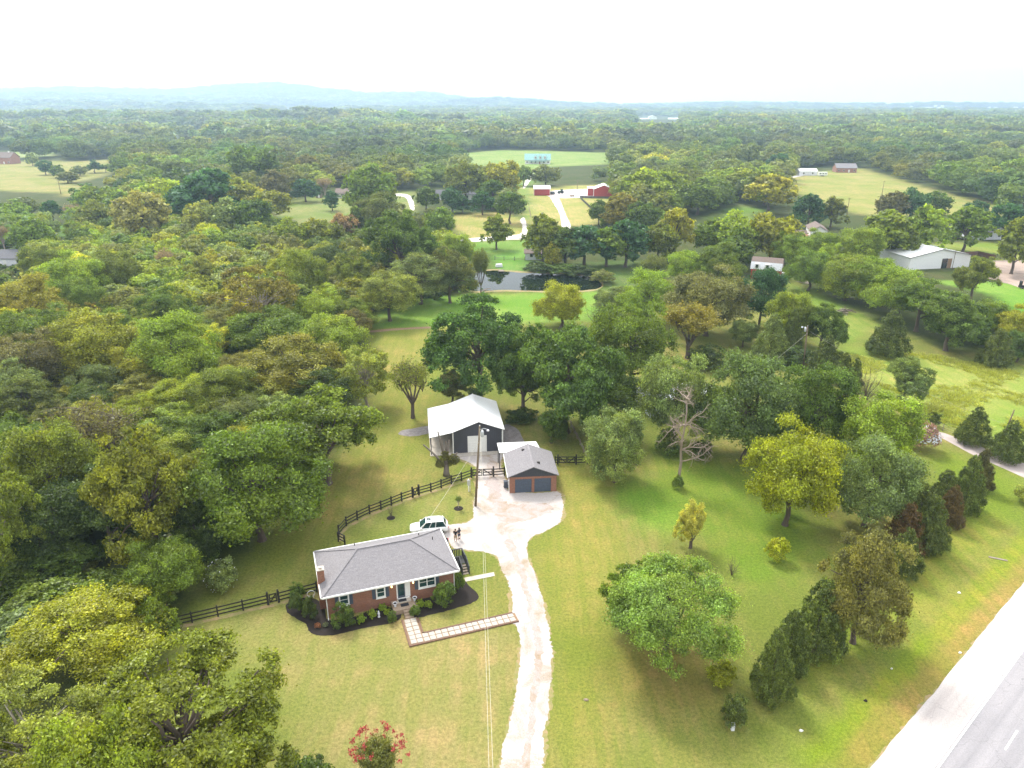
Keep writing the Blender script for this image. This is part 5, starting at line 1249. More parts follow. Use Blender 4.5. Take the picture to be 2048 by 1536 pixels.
# ------------------------------------------------------------------ trees and shrubs told apart one by one:
# kind, photo column, row of the top, width in pixels, row of the foot (or height / width), colour, label
T_ = [
 # foreground, lower left
 ('H',400,1262,430,1640,(.102,.120,.011),'large olive green oak filling the lower left corner beside the front lawn'),
 ('J',120,1310,330,1640,'P','thin crowned tree with silver dead limbs, at the lower left edge'),
 ('J',-20,1400,300,1760,'O','olive tree with bleached bare boughs in the very bottom left corner'),
 ('r',250,1395,230,1720,'Z','low olive tree squeezed between the silver limbed tree and the big corner oak'),
 ('w',185,1200,250,1330,'Y','bright yellow green spreading clump above the bottom left oak'),
 ('b',60,1205,170,1285,'S','pale grey green sumac thicket at the left edge above the yellow clump'),
 ('b',95,1160,150,1235,'G','fresh green sumac clump left of the round bright bush'),
 ('b',190,1140,140,1210,'G','feathery green sumac clump in the dark hollow of the wood'),
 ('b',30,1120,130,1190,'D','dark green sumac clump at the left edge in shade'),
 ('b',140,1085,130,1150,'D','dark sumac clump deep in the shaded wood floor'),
 ('r',330,1074,132,1212,'G','round bright green young tree at the wood edge above the board fence'),
 ('b',446,1112,72,1180,'S','loose bush dotted with white flowers standing on the lawn left of the house'),
 ('b',318,1180,85,1278,'G','green bush swallowing the left end of the board fence'),
 ('b',285,1188,75,1262,'Y','yellowish bush behind the left end of the board fence'),
 ('b',250,1165,70,1235,'X','grey green bush behind the fence end thicket'),
 ('b',620,1505,120,1590,'D','dark green bush at the bottom edge left of the crape myrtle'),
 ('a',762,1435,140,1585,'X','crape myrtle with crimson flowers at the bottom edge of the front lawn'),
 # wood edge, left of the house
 ('r',524,843,232,1080,'G','big dense green maple with visible trunk left of the curved fence'),
 ('t',655,752,232,967,'G','big maple with yellow sprigs beside the back strip of lawn'),
 ('t',320,820,190,1130,(.118,.135,.014),'tall yellow green tree with a broken pale top behind the dense maple'),
 ('o',10,885,190,1180,'O','rust tinged olive tree at the left edge with bare grey twigs'),
 ('v',215,738,240,980,'B','greyish nearly leafless spreading tree above the dark hollow'),
 ('r',125,835,170,1060,'O','olive tree shading the dark hollow at the left'),
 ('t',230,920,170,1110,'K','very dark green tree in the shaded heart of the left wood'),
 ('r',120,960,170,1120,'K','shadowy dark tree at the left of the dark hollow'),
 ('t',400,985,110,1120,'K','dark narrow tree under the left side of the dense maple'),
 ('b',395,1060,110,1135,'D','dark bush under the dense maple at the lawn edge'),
 ('r',450,735,130,.95,'O','brownish olive round tree behind the pale broken topped tree'),
 ('r',470,795,110,.9,'X','small grey green crown above the dense maple'),
 ('r',60,660,145,1.0,'B','purple brown round tree at the left edge of the wood'),
 ('t',35,712,115,1.25,'S','blue green tree at the left edge below the purple brown one'),
 ('r',345,628,150,1.1,'L','pale bright green round tree with a golden right flank, middle of the wood'),
 ('t',438,648,70,1.4,(.30,.29,.03),'lemon yellow tree hugging the right side of the pale bright green one'),
 ('r',195,622,165,.95,'U','ochre domed tree left of the pale bright green one'),
 ('v',190,668,70,760,'T','small leafless grey tree under the ochre dome'),
 ('r',275,690,110,1.0,'U','ochre green crown below the pale bright green tree'),
 ('b',160,692,66,.95,'Y','small vivid yellow green crown beside the purple brown tree'),
 ('r',60,558,130,1.0,(.165,.155,.02),'golden yellow domed tree at the left edge of the wood'),
 ('r',165,555,88,1.2,'G','cool green round tree right of the golden dome'),
 ('t',22,608,90,1.3,'Y','golden green tree at the left edge under the golden dome'),
 ('r',85,612,135,.95,'G','mid green broad crown under the golden dome'),
 ('t',180,600,46,1.5,'R','small orange tipped tree between two golden crowns'),
 ('o',520,524,172,1.0,'R','large rusty orange sycamore with white limbs in the middle wood'),
 ('t',313,605,70,1.15,'O','olive crown left of the rusty sycamore base'),
 ('r',330,582,95,1.0,'G','green crown between the golden dome wood and the rusty sycamore'),
 ('w',540,612,155,.75,'G','broad green tree below the rusty sycamore'),
 ('r',668,632,130,.95,'L','vivid fresh green tree near the right edge of the left wood'),
 ('w',590,680,190,.7,(.15,.15,.022),'wide olive yellow tree in front of the vivid fresh green one'),
 ('r',645,583,95,1.0,'L','bright green crown right of the rusty sycamore'),
 ('t',707,612,66,690,'B','brown vine draped tree at the edge of the back lawn'),
 ('w',780,541,114,642,(.135,.155,.028),'solitary light green tree standing on the lawn left of the pecans'),
 ('w',842,514,118,608,'S','wide sage green tree by the pond lawn, behind the solitary one'),
 ('t',900,490,88,606,'X','grey green leaning tree at the left end of the pond'),
 ('o',735,678,120,815,'P','wispy pale yellow tree at the edge of the back lawn'),
 ('v',826,672,112,836,'O','sparse nearly bare tree with two limbs on the lawn behind the barn'),
 ('r',605,502,95,1.15,'Z','yellowish tall crown behind the right side of the rusty sycamore'),
 ('r',565,516,60,1.0,'Y','small golden crown behind the rusty sycamore'),
 ('t',705,503,85,1.2,'O','dark olive pyramidal crown behind the solitary light tree'),
 ('r',660,492,70,1.0,'K','dark brownish green crown left of the dark olive pyramid'),
 ('t',800,408,135,1.15,'D','huge dark green tree above the sage tree'),
 ('r',760,392,92,1.0,'X','grey green tree with a pale crown beside the huge dark one'),
 ('r',912,468,70,1.0,'L','lively green crown at the upper left of the pond'),
 ('T',716,414,50,1.5,'D','dark green egg shaped tree below the curving drive'),
 ('R',655,440,70,1.0,'O','olive crown left of the dark egg shaped tree'),
 ('R',630,438,60,1.1,'U','orange tinged olive crown at the foot of the meadow'),
 ('R',585,440,70,1.0,'Z','light olive crown at the lower edge of the meadow'),
 ('R',690,425,55,1.2,'T','pinkish brown crown in the trees below the meadow'),
 ('R',282,384,100,1.0,(.19,.19,.05),'pale straw yellow airy tree in the upper left wood'),
 ('R',200,404,78,.8,'O','bronze edged hedge like tree left of the straw yellow one'),
 ('V',150,398,58,446,'T','brown leafless tree standing in the small glade at the left'),
 ('T',109,398,36,447,'N','narrow dark tree beside the brown leafless one in the glade'),
 ('T',420,338,125,.9,'N','massive blue green tree above the left wood'),
 ('R',370,372,60,1.2,'N','dark blue green tree at the foot of the massive one'),
 ('R',408,404,70,1.0,'P','pale lime crown below the massive blue green tree'),
 ('R',450,400,75,1.0,'S','muted sage crown beside the pale lime one'),
 ('R',500,398,75,1.0,'D','dark green crown left of the meadow corner'),
 ('R',65,440,75,1.0,'G','dull green tree below the far left trees'),
 ('V',10,436,50,500,'T','purple grey leafless tree at the left edge by the slate roof'),
 ('r',145,508,115,1.0,'L','bright green crowded crown right of the slate roofed house'),
 ('r',235,503,95,1.0,'O','dull brown green smooth crown in the left wood'),
 ('r',85,492,75,1.1,'O','bronze crown just right of the slate roofed house'),
 ('V',336,483,62,555,'T','grey twiggy leafless tree in the left wood'),
 ('t',398,508,52,1.4,'P','tall pale green pointed tree left of the rusty sycamore'),
 # centre
 ('t',960,583,178,812,(.046,.088,.015),'tallest dark green pecan directly behind the metal barn'),
 ('t',1132,622,182,865,(.060,.100,.017),'broad dark green pecan with pale tips right of the metal barn'),
 ('t',1047,628,118,832,(.052,.090,.015),'upright dark pecan filling the gap between the tallest and the broad pecan'),
 ('r',1262,603,150,782,'G','full green tree behind the right pecan'),
 ('t',1205,715,150,862,'D','dark green lower pecan hanging over the weathered plank fence'),
 ('a',1375,580,188,716,(.140,.128,.018),'olive gold feathery willow like tree behind the sage maple'),
 ('r',1122,569,94,655,'Y','rounded yellow green tree on the pond lawn'),
 ('k',1192,602,60,650,'T','greyish leafless bush beside the yellow green tree'),
 ('t',1103,815,58,886,'D','small dark tree with slim trunk between barn and plank fence'),
 ('t',1046,705,84,827,'D','dark slender tree behind the right corner of the barn'),
 ('t',905,738,66,804,'X','small twiggy grey green tree behind the left of the barn'),
 ('b',1040,818,70,842,'K','low dark spreading juniper at the back corner of the barn'),
 ('r',1230,815,120,964,'S','neat sage green maple right of the garage'),
 ('d',1357,785,150,970,'T','dead bare tree with reddish trunk standing on the right lawn'),
 ('b',1356,948,26,978,'D','ivy bush wrapped round the foot of the dead tree'),
 ('r',1347,703,130,885,'S','silvery sage maple above the white roofed building'),
 ('r',1487,706,176,918,(.078,.112,.03),'large grey green maple with bare lower trunk on the right lawn'),
 ('r',1618,722,140,915,'D','dense darker maple behind the grey green one, right side'),
 ('r',1570,836,168,1050,(.150,.175,.008),'glowing yellow green maple on the right lawn'),
 ('r',1728,866,152,1052,'S','sage green maple with pale tips right of the yellow one'),
 ('r',1748,783,142,958,'L','lime green maple above the sage one, beside the lane'),
 ('t',1805,704,80,808,(.10,.14,.04),'upright light green pear shaped tree on the meadow edge'),
 ('b',1399,876,50,918,'K','dark round shrub on the lawn right of the dead tree'),
 ('b',1335,850,60,905,'D','dark shrub behind the dead tree under the silver maple'),
 ('W',1330,1096,256,1330,(.120,.170,.032),'big light green maple alone on the lawn right of the driveway'),
 ('t',1255,1108,110,1265,'G','darker green tree tucked behind the left of the big light maple'),
 ('t',1380,994,62,1096,(.30,.30,.06),'slim orange yellow tree behind the big light maple'),
 ('a',1383,1004,54,1096,(.29,.30,.06),'amber crowned sapling overlapping the slim orange yellow tree'),
 ('b',1553,1070,50,1120,'Y','round shrub flecked with orange on the right lawn'),
 ('k',1463,1112,30,1150,'T','tiny leafless grey shrub on the right lawn'),
 ('b',1442,1312,64,1372,(.16,.17,.012),'lime yellow shrub left of the lowest cedar'),
 ('b',1466,1383,60,1450,'C','smallest juniper, nearest the bottom of the cedar row'),
 ('c',1540,1265,86,1394,'C','lowest cedar of the roadside row, nearest the highway corner'),
 ('c',1573,1222,88,1335,'C','second cedar from the bottom of the roadside row'),
 ('c',1628,1158,110,1305,'C','dark cedar half hidden under the olive oak of the roadside row'),
 ('Q',1705,1018,186,1285,(.100,.100,.025),'bulky olive brown oak in the middle of the roadside row'),
 ('c',1800,1058,74,1148,'C','green cedar touching the right side of the olive brown oak'),
 ('c',1805,1008,84,1100,(.085,.055,.018),'rust tinted cedar behind the one touching the oak'),
 ('c',1850,992,80,1100,'C','tall green cedar in the middle of the upper roadside row'),
 ('c',1832,968,60,1055,'C','cedar hidden behind the tall green one of the upper row'),
 ('c',1895,972,58,1050,(.080,.055,.018),'small cedar with a rusty top in the upper roadside row'),
 ('c',1880,940,72,1025,'C','low wide cedar above the rusty topped one'),
 ('c',1927,912,68,1020,'C','large dark cedar near the upper end of the roadside row'),
 ('c',1955,898,52,978,(.060,.060,.020),'uppermost cedar of the roadside row, beside the lane'),
 ('b',1748,998,28,1032,'I','reddish brown shrub beneath the sage maple with pale tips'),
 ('k',1804,970,24,1000,'T','thin leafless shrub in a dirt ring on the right lawn'),
 ('b',2046,965,46,1005,'P','pale variegated bush cut by the right edge below the lane'),
 ('c',1943,815,64,888,'C','dark round cedar across the lane, left of the leaning pole'),
 ('c',2010,842,72,920,'C','dark cedar in front of the leaning pole'),
 ('b',1867,822,26,852,'C','small round cedar bush at the meadow fence'),
 ('c',1772,622,80,710,(.060,.080,.018),'largest cone shaped cedar alone on the meadow'),
 ('c',1986,658,66,732,'C','cone shaped cedar at the right end of the meadow'),
 ('b',1842,838,72,898,(.20,.12,.10),'reddish smoke bush with silvery plumes beside the lane'),
 ('c',1650,672,72,745,'C','cedar at the foot of the right utility pole'),
 ('c',1683,706,42,770,'C','slim cedar of the short row behind the maples'),
 ('c',1705,716,36,778,'C','last slim cedar of the short row next to the bare reddish bush'),
 ('k',1732,730,48,800,'T','reddish leafless bush at the end of the short cedar row'),
 ('t',1640,598,78,702,'D','dark pointed broadleaf behind the right utility pole'),
 ('c',1580,618,44,705,'C','dark narrow cedar left of the pointed broadleaf'),
 ('c',1538,628,72,725,'S','blue grey leaning juniper behind the large maples'),
 ('r',1485,636,50,694,'S','small neat blue grey tree on the strip of lawn behind the maples'),
 ('r',1518,540,84,655,'N','dark green irregular tree below the gambrel barn'),
 ('r',1572,583,90,690,'Z','yellowish olive tree behind the dark narrow cedar'),
 ('b',1590,690,90,728,'K','dark evergreen clump under the wire of the right pole'),
 ('b',1410,690,90,735,'K','dark shrub clump at the foot of the feathery willow like tree'),
 ('r',1418,538,145,.95,(.105,.11,.036),'smooth bronze grey dome behind the feathery tree'),
 ('r',1300,543,105,1.0,'L','fresh green crown left of the bronze grey dome'),
 ('w',1235,575,90,.7,'S','low grey green tree at the near bank of the pond'),
 ('r',1275,580,40,1.2,'B','small brown crown between the pond and the fresh green tree'),
 ('r',1372,502,72,1.0,'L','lime crown left of the dark round tree by the gambrel barn'),
 ('r',1436,490,86,1.0,'G','dark round dense tree left of the gambrel barn'),
 ('a',1305,498,80,568,'X','greyish wispy tree at the right end of the pond'),
 # far bank of the pond and the belt behind it
 ('T',1085,430,82,530,'O','bronze green tree at the left of the pond\'s far bank'),
 ('T',1168,446,96,532,'N','blue green broad tree in the middle of the pond\'s far bank'),
 ('T',1250,440,95,534,'N','round blue green tree at the right of the pond\'s far bank'),
 ('R',1105,488,40,540,'U','small ochre tree on the pond\'s far bank'),
 ('a',962,472,56,592,'X','tall see through tree with two thin trunks in front of the pond'),
 ('T',993,430,58,499,'O','lone bronze tree by the pale lane above the pond'),
 ('T',1352,410,72,1.5,'U','ochre pointed tall tree behind the pond trees'),
 ('R',1318,448,70,1.1,'O','olive tree left of the ochre pointed one'),
 ('R',1425,440,70,1.1,'G','green tree right of the ochre pointed one'),
 ('R',1475,428,95,1.0,'L','light green tree in front of the small green glade'),
 ('R',1545,426,100,1.0,'U','ochre green wide tree left of the two storey house'),
 ('R',1472,476,66,1.0,'D','dark green tree in front of the ochre wide one'),
 ('r',1584,464,74,1.0,'L','vivid green tree left of the two storey house'),
 ('T',1242,386,72,1.1,'R','rust brown tree beside the right red barn'),
 ('R',1198,402,40,1.2,'D','dark tree at the left of the rust brown one'),
 ('R',1288,405,62,1.1,'D','dark green tree at the right of the rust brown one'),
 ('T',1130,455,72,534,'D','added dark tree filling the gap between the two pond bank trees on the left'),  # added tree, blocks the sky's reflection in the pond
 ('T',1212,450,82,533,'G','added green tree filling the gap between the two broad pond bank trees'),  # also added to keep reflected sky off the water
 ('b',1075,522,70,547,'K','dark willow scrub at the left of the far pond edge'),
 ('b',1120,526,66,548,'D','dark willow scrub overhanging the middle of the far pond edge'),
 ('b',1165,530,70,551,'K','dark willow scrub overhanging the right of the far pond edge'),
 ('b',1205,540,60,566,'X','rough scrub at the right tip of the pond'),
 ('b',930,548,50,578,'D','bush at the left tip of the pond'),
 ('r',1638,460,66,1.0,'L','bright green crown screening the foot of the two storey house'),
 # hedgerow by the white workshop
 ('r',1622,503,84,.95,'G','first green tree of the hedgerow, nearest the gambrel barn'),
 ('t',1660,484,62,1.4,'L','tall lime topped tree of the hedgerow under the two storey house'),
 ('r',1697,513,95,.95,'Z','olive lime tree in the hedgerow left of the workshop'),
 ('r',1748,515,100,.95,'L','lime green tree in the hedgerow touching the workshop roof'),
 ('r',1800,540,110,.9,'L','yellow lime rounded crown in the hedgerow below the workshop'),
 ('t',1842,560,112,.95,'G','green tree in the hedgerow below the workshop door'),
 ('t',1905,575,120,1.1,'D','massive dark hedgerow tree right of the lime crowns'),
 ('r',1965,600,85,1.05,'G','last green hedgerow tree before the far lawn'),
 ('r',2035,615,80,1.1,'Y','yellowish tree at the right edge above the far cedar'),
 ('r',2040,665,70,.9,'D','dark green tree at the right edge behind the far cedar'),
 ('t',1940,508,80,605,'O','open olive tree in front of the right end of the workshop'),
 ('r',1722,455,80,1.05,'L','leafy green tree right of the two storey house'),
 ('T',1775,420,100,1.0,'Z','olive lime tree behind the white workshop, left'),
 ('T',1850,412,95,1.1,'L','bright lime tree directly behind the workshop ridge'),
 ('T',1800,440,70,1.2,'O','brownish tree between the lime trees behind the workshop'),
 ('T',1935,412,88,1.05,'G','tall green tree with dark trunk left of the pale blue cottage'),
 ('T',2022,434,80,548,'O','olive tree with slim double trunk at the right edge'),
 ('T',2015,403,80,1.0,'N','dark tree behind the olive one at the right edge'),
 ('R',1785,385,58,1.0,'B','brownish crown in the dark clump on the hill meadow'),
 ('R',1825,380,62,1.0,'N','dark middle crown in the clump on the hill meadow'),
 ('R',1872,384,50,1.1,'D','darkest right hand crown in the clump on the hill meadow'),
 ('R',1950,402,44,1.0,'N','small blue grey tree at the edge of the hill meadow'),
 ('T',1613,388,62,460,'N','dark blue green tree left of the thin hill meadow pole'),
 ('T',1660,394,58,456,'X','grey green tree beside the thin hill meadow pole'),
 ('T',1556,304,54,358,'N','dark oak alone by the pale shed above the hill meadow'),
 # around the far fields
 ('F',92,322,34,350,'N','round blue green tree at the left of the far tan field'),
 ('F',118,330,30,356,'D','dark tree in the middle of the far left tan field'),
 ('F',160,332,30,352,'S','pale grey green tree in the far left tan field'),
 ('F',190,318,36,346,'N','tallest tree of the row crossing the far left tan field'),
 ('F',212,330,20,345,'D','small round tree at the right end of the far tan field row'),
 ('F',136,344,44,366,'X','low wide bush at the foot of the far left tan field'),
 ('F',66,306,26,332,'S','pale slim tree beside the brick house at the far left'),
 ('T',612,358,52,404,'N','round dark tree with clear trunk in the meadow left of the bungalow'),
 ('R',738,335,100,1.0,'G','large green tree hiding the right end of the brown roofed bungalow'),
 ('R',752,362,72,1.0,'X','grey green tree below the large one beside the curving drive'),
 ('T',665,382,34,422,'N','small dark tree in front of the brown roofed bungalow'),
 ('V',650,345,56,392,'T','brown leafless tree left of the brown roofed bungalow'),
 ('V',780,343,44,384,'T','pinkish leafless tree behind the curving drive'),
 ('T',853,370,46,428,'D','dark conical tree left of the long dark roofed house'),
 ('R',905,376,42,426,'N','small blue green tree in front of the long house'),
 ('R',880,418,60,1.0,'G','green tree below the dark conical one'),
 ('T',925,392,34,426,'N','little round tree right of centre before the long house'),
 ('T',965,384,46,430,'N','round blue green tree at the right end of the long house'),
 ('T',1020,380,60,448,'D','dark rounded tree above the bend of the pale lane'),
 ('T',985,360,58,418,'D','dark green tree behind the right end of the long house'),
 ('R',1000,322,75,1.0,'U','ochre tree below the green roofed house'),
 ('R',930,326,80,1.0,'O','brown green tree behind the long house'),
 ('R',555,343,56,406,'B','brown tinted tree at the left end of the house meadow'),
 ('R',512,292,95,1.0,'D','big dark oak rising over the left middle woods'),
 ('R',1047,332,32,372,'G','small green tree beside the thin drive to the green roofed house'),
 ('R',1092,332,56,372,'X','grey green tree below the green roofed house'),
]
for k_, x, yt, wd, sp, c_, lb in T_:
    loc, W, H = solve_tree(x, yt, wd, sp)
    if k_ not in 'cCdkv': H *= 1 - .15*min(1, max(0, (math.degrees(math.atan2(CAMH, loc.y)) - 16)/30))
    if not isinstance(c_, str): c_ = tuple(q*1.9 for q in c_)
    k2 = k_
    if loc.y > 330: k2 = {'r':'R','t':'T','w':'R','o':'T','c':'C','v':'V','a':'R'}.get(k_, k_)
    o = plant_at(k2, (loc.x, loc.y, 0), W, H, c_, lb)
    if lb.startswith('crape myrtle'):
        g = np.random.default_rng(5); n = 46; d = sphere_dirs(g, n); d[:,2] = np.abs(d[:,2]); C0 = np.array([0,0,.52]) + d*np.array([.43,.43,.45])
        C = np.repeat(C0, 26, 0) + g.normal(size=(n*26,3))*.017; V, Fq = leaf_quads(g, C, sphere_dirs(g, n*26), .012, .009)
        fl = link('flowers', npmesh('flowers', V, Fq, plain('crimson_flower', (.44,.04,.08), (.34,.07,.03), 40, .7, 0)), o)
    if 'white flowers' in lb:
        g = np.random.default_rng(6); d = sphere_dirs(g, 70); C = np.array([0,0,.46]) + d*np.array([.45,.45,.48]); C = C[C[:,2] > .1]
        V, Fq = leaf_quads(g, C, d[:len(C)], .016, .013); link('flowers', npmesh('flowers', V, Fq, M['white']), o)
    if 'smoke bush' in lb:
        g = np.random.default_rng(8); n = 420; d = sphere_dirs(g, n); d[:,2] = np.abs(d[:,2])*.9; C = np.array([.0,0,.42]) + d*np.array([.44,.44,.44]); 
        V, Fq = leaf_quads(g, C, d, .035, .022); link('plumes', npmesh('plumes', V, Fq, M['lilac']), o)

# shrubs, hostas and small plants round the house
for x, y, wd, yt, c_, lb in ((535,1035,195,842,'D','large clipped green round shrub under the left front window'),(1350,855,205,672,'D','largest clipped round shrub under the double front window'),
        (1470,740,100,582,'D','tall rounded shrub at the right front corner of the house'),(245,955,140,790,'K','dark clipped shrub right in the trio by the chimney wall'),
        (140,915,150,755,'K','dark clipped shrub left in the trio by the chimney wall'),(150,800,140,680,'D','dark clipped shrub rear in the trio by the chimney wall'),
        (918,1000,92,915,'D','small dark boxwood left of the porch steps'),(1110,950,100,865,'D','small dark boxwood right of the porch steps')):
    px, py = c1(x, y); loc, W, H = solve_tree(px, c1(x, yt)[1], wd/4.096, py); plant_at('b', (loc.x, loc.y, .02), W, H, c_, lb, 'clipped shrubs round the brick house')
HOST = bush_mesh(140, 700, .07, 'b', .3); K['h'] = [HOST]; NAMES['h'] = 'hosta'
for x, y, wd, yt, lb in ((668,1008,78,932,'lime hosta farthest left in the front bed'),(760,966,78,888,'lime hosta second from the left in the front bed'),(840,908,68,845,'lime hosta against the wall left of the porch'),
        (877,940,62,888,'lime hosta beside the boxwood left of the porch'),(1150,880,78,812,'lime hosta nearest the right side of the porch'),(1220,882,68,820,'lime hosta farther right of the porch')):
    px, py = c1(x, y); loc, W, H = solve_tree(px, c1(x, yt)[1], wd/4.096, py); plant_at('h', (loc.x, loc.y, .02), W, H*.9, (.21,.30,.025), lb, 'lime hostas in the front bed', 'plant')
px, py = c1(312,1045); plant_at('h', (*A(px, py)[:2], .02), .65, .55, (.30,.12,.05), 'small rusty orange plant in the left corner of the mulch bed', None, 'plant')
px, py = c1(373,1035); plant_at('h', (*A(px, py)[:2], .02), .65, .4, (.14,.16,.08), 'small pale green plant beside the rusty orange one', None, 'plant')
MULCH_RING = MB().lathe([(.55,.0),(.5,.05),(.2,.10),(.0,.12)], 14).mesh('mulch_ring', M['mulch'])
for (x, y), yt, wd, kd, cl, lb in (((782,1036),1012,18,'k','T','leafless shrub in a mulch ring inside the curved fence'),((917,1017),985,20,'v','G','thin sapling in a mulch ring near the driveway pole')):
    loc, W, H = solve_tree(x, yt, wd, y); o = plant_at(kd, (loc.x, loc.y, .01), W, H, cl, lb)
    r_ = link('mulch_ring', MULCH_RING, o); r_.scale = (1/W, 1/W, 1/H)
# pollarded stump by the fence
b_ = A(*c2(525, 888)); t = thing('pollarded_tree', b_, 0, 'pollarded grey tree with sawn limbs and leafy shoots near the fence by the barn', 'tree')
mb = MB(); mb.tube([(0,0,-.05),(0,0,.6),(.05,0,1.8)], [.55,.42,.36], 9); g = np.random.default_rng(12)
for q in ((-1.0,.2,6.9),(-.5,-.3,6.0),(.55,.2,5.6),(-3.1,-.2,5.0),(1.7,.2,3.6),(.1,.4,5.2)): limb(mb, g, (0,0,1.4), q, .2, .10, 7, 6, .3)
mb.build('trunk', M['bark_grey'], t, True)
for x, y, z, s_ in ((-.9,-.3,1.6,1.4),(.9,-.3,1.9,1.7),(.0,-.4,3.0,1.3),(1.5,0,2.3,1.0)):
    c = link('foliage', K['b'][0], t, (x,y,z-.3), rnd.uniform(0,6)); c.scale = (s_,s_,s_*1.15); c.color = (.16,.16,.04,1)

# ------------------------------------------------------------------ the rest of the woods: scattered over the ground, spaced apart, kept out of the clearings
g = np.random.default_rng(21)
WOOD = [(-700,460),(-300,452),(300,440),(480,428),(740,446),(885,485),(925,570),(880,600),(795,606),(738,636),(695,740),(690,830),(640,890),(545,960),(490,1080),(400,1150),(325,1240),(-600,1420)]
NOTREE = [p for n, p, s, c in COVER if n not in ('open','west tan','barn lawn','back strip','front yard')] + [
    [(690,760),(735,650),(800,612),(905,600),(925,575),(900,560),(920,485),(1060,470),(1300,495),(1330,440),(1600,432),(1900,425),(3500,425),(4500,2500),(-500,2500),(330,1260),(400,1160),(500,1095),(545,970),(640,900),(690,830)],
    [(-900,520),(50,495),(50,545),(-900,560)], [(-900,300),(40,300),(40,336),(-900,340)], [(655,375),(725,375),(725,402),(655,402)], [(780,380),(960,372),(960,404),(780,404)],
    [(1040,300),(1110,300),(1110,332),(1040,332)], [(1055,365),(1235,362),(1235,400),(1055,400)], [(1580,338),(1705,332),(1705,356),(1580,358)], [(590,895),(650,895),(650,950),(590,950)],
    [(1270,233),(1370,233),(1370,243),(1270,243)]]
def PXn(X, Y, Z):
    v2 = Z - CAMH; c = Y*cP - v2*sP; u = Y*sP + v2*cP; return 1024 + F*X/c, 768 - F*u/c
def scatter(y0, y1, spacing, hlo, hhi, wlo, whi, margin=1.15):
    n = int((y1**2 - y0**2) * .82 * margin / spacing**2); Y = np.sqrt(g.uniform(y0**2, y1**2, n)); X = g.uniform(-1, 1, n) * Y * .80 * margin
    W = g.uniform(wlo, whi, n); H = W*g.uniform(hlo, hhi, n); Z = ground_z(X, Y); ok = np.ones(n, bool)
    for f in (0, .35, .7, 1.0):
        px, py = PXn(X, Y, Z + f*H)
        for poly in NOTREE: ok &= ~inpoly(px, py, poly)
    px, py = PXn(X, Y, Z); ok &= ~((px > 1775) & (px < 2100) & (Y > 3950) & (Y < 4800))
    return X[ok], Y[ok], Z[ok], W[ok], H[ok]
def thin(X, Y, W, near, k=.62):
    """keep points at least k * (sum of radii) apart, and away from the trees already placed"""
    cell = 14.0; grid = {}; keep = []
    def put(x, y, r): grid.setdefault((int(x//cell), int(y//cell)), []).append((x, y, r))
    for x, y, r in near: put(x, y, r)
    for i in range(len(X)):
        cx, cy = int(X[i]//cell), int(Y[i]//cell); r = W[i]/2; ok = True
        for a in (-1,0,1):
            for b in (-1,0,1):
                for x, y, q in grid.get((cx+a, cy+b), ()):
                    if (x-X[i])**2 + (y-Y[i])**2 < ((r+q)*k)**2: ok = False; break
                if not ok: break
            if not ok: break
        if ok: keep.append(i); put(X[i], Y[i], r)
    return np.array(keep, int)
PW = [('G',.2),('O',.13),('Z',.2),('X',.12),('D',.12),('U',.05),('L',.14),('S',.10),('P',.06),('Y',.03)]
def stands(c, X, Y):
    q = np.array([mnoise.noise(Vector((x/95, y/130, 1.7))) + .5*mnoise.noise(Vector((x/30, y/40, 9.1))) for x, y in zip(X, Y)])[:, None]
    r_ = np.array([mnoise.noise(Vector((x/70, y/110, 21.7))) for x, y in zip(X, Y)])[:, None]
    return c * (1 + .55*np.clip(q, -1, 1)) * (1 + np.array([.22, .05, -.1]) * np.clip(r_*2, -1, 1))
def tints(n):
    c = np.array([PAL[k] for k, _ in PW]); p = np.array([q for _, q in PW]); p /= p.sum()
    return c[g.choice(len(PW), n, p=p)] * g.uniform(.82, 1.18, (n, 1))
# nearer woods
X, Y, Z, W, H = scatter(52, 320, 3.4, .75, 1.0, 6, 9.5); px, py = PXn(X, Y, 0*X); k = inpoly(px, py, WOOD) | (Y > 300); X, Y, Z, W, H = [a[k] for a in (X, Y, Z, W, H)]
o_ = np.argsort(-W); X, Y, Z, W, H = [a[o_] for a in (X, Y, Z, W, H)]
k = thin(X, Y, W, TREES, .60); near = [a[k] for a in (X, Y, Z, W, H)]
X, Y, Z, W, H = scatter(320, 900, 8.5, .66, .92, 13, 24); k = thin(X, Y, W, TREES, .58); mid = [a[k] for a in (X, Y, Z, W, H)]
allp = [np.concatenate([a, b]) for a, b in zip(near, mid)]; X, Y, Z, W, H = allp
px, py = PXn(X, Y, Z + H*.6); vis = (px > -20) & (px < 2070) & (py > 150) & (py < 1560); size = np.where(vis, W/Y, 0); order = np.argsort(-size)
NIND = 96
DESC = {'G':'mid green','O':'olive brown','Z':'yellowish olive','X':'grey green','D':'dark green','U':'ochre','L':'light green','S':'sage','P':'pale green','Y':'yellow green'}
TN = stands(tints(len(X)), X, Y); keys = [k for k, _ in PW]; PC = np.array([PAL[k] for k in keys])
CUT = re.compile(r",| (in|at|with|behind|below|left|right|beside|on|above|under|among|from|standing|hugging|smothering|swallowing|before|near|deep|half|of|squeezed|shading|tucked|rising|hidden|touching|draped|by|just) ")
REFS = {}
for o in list(COL.objects):
    if o.parent is None and o.get('category') in ('tree','shrub') and 'label' in o and 'group' not in o:
        ph = CUT.split(o['label'])[0].strip()
        if 2 <= len(ph.split()) <= 6: REFS.setdefault(ph, []).append(o)
REFS = [(ph, v[0].location.x, v[0].location.y) for ph, v in REFS.items() if len(v) == 1]
TAKEN = set()
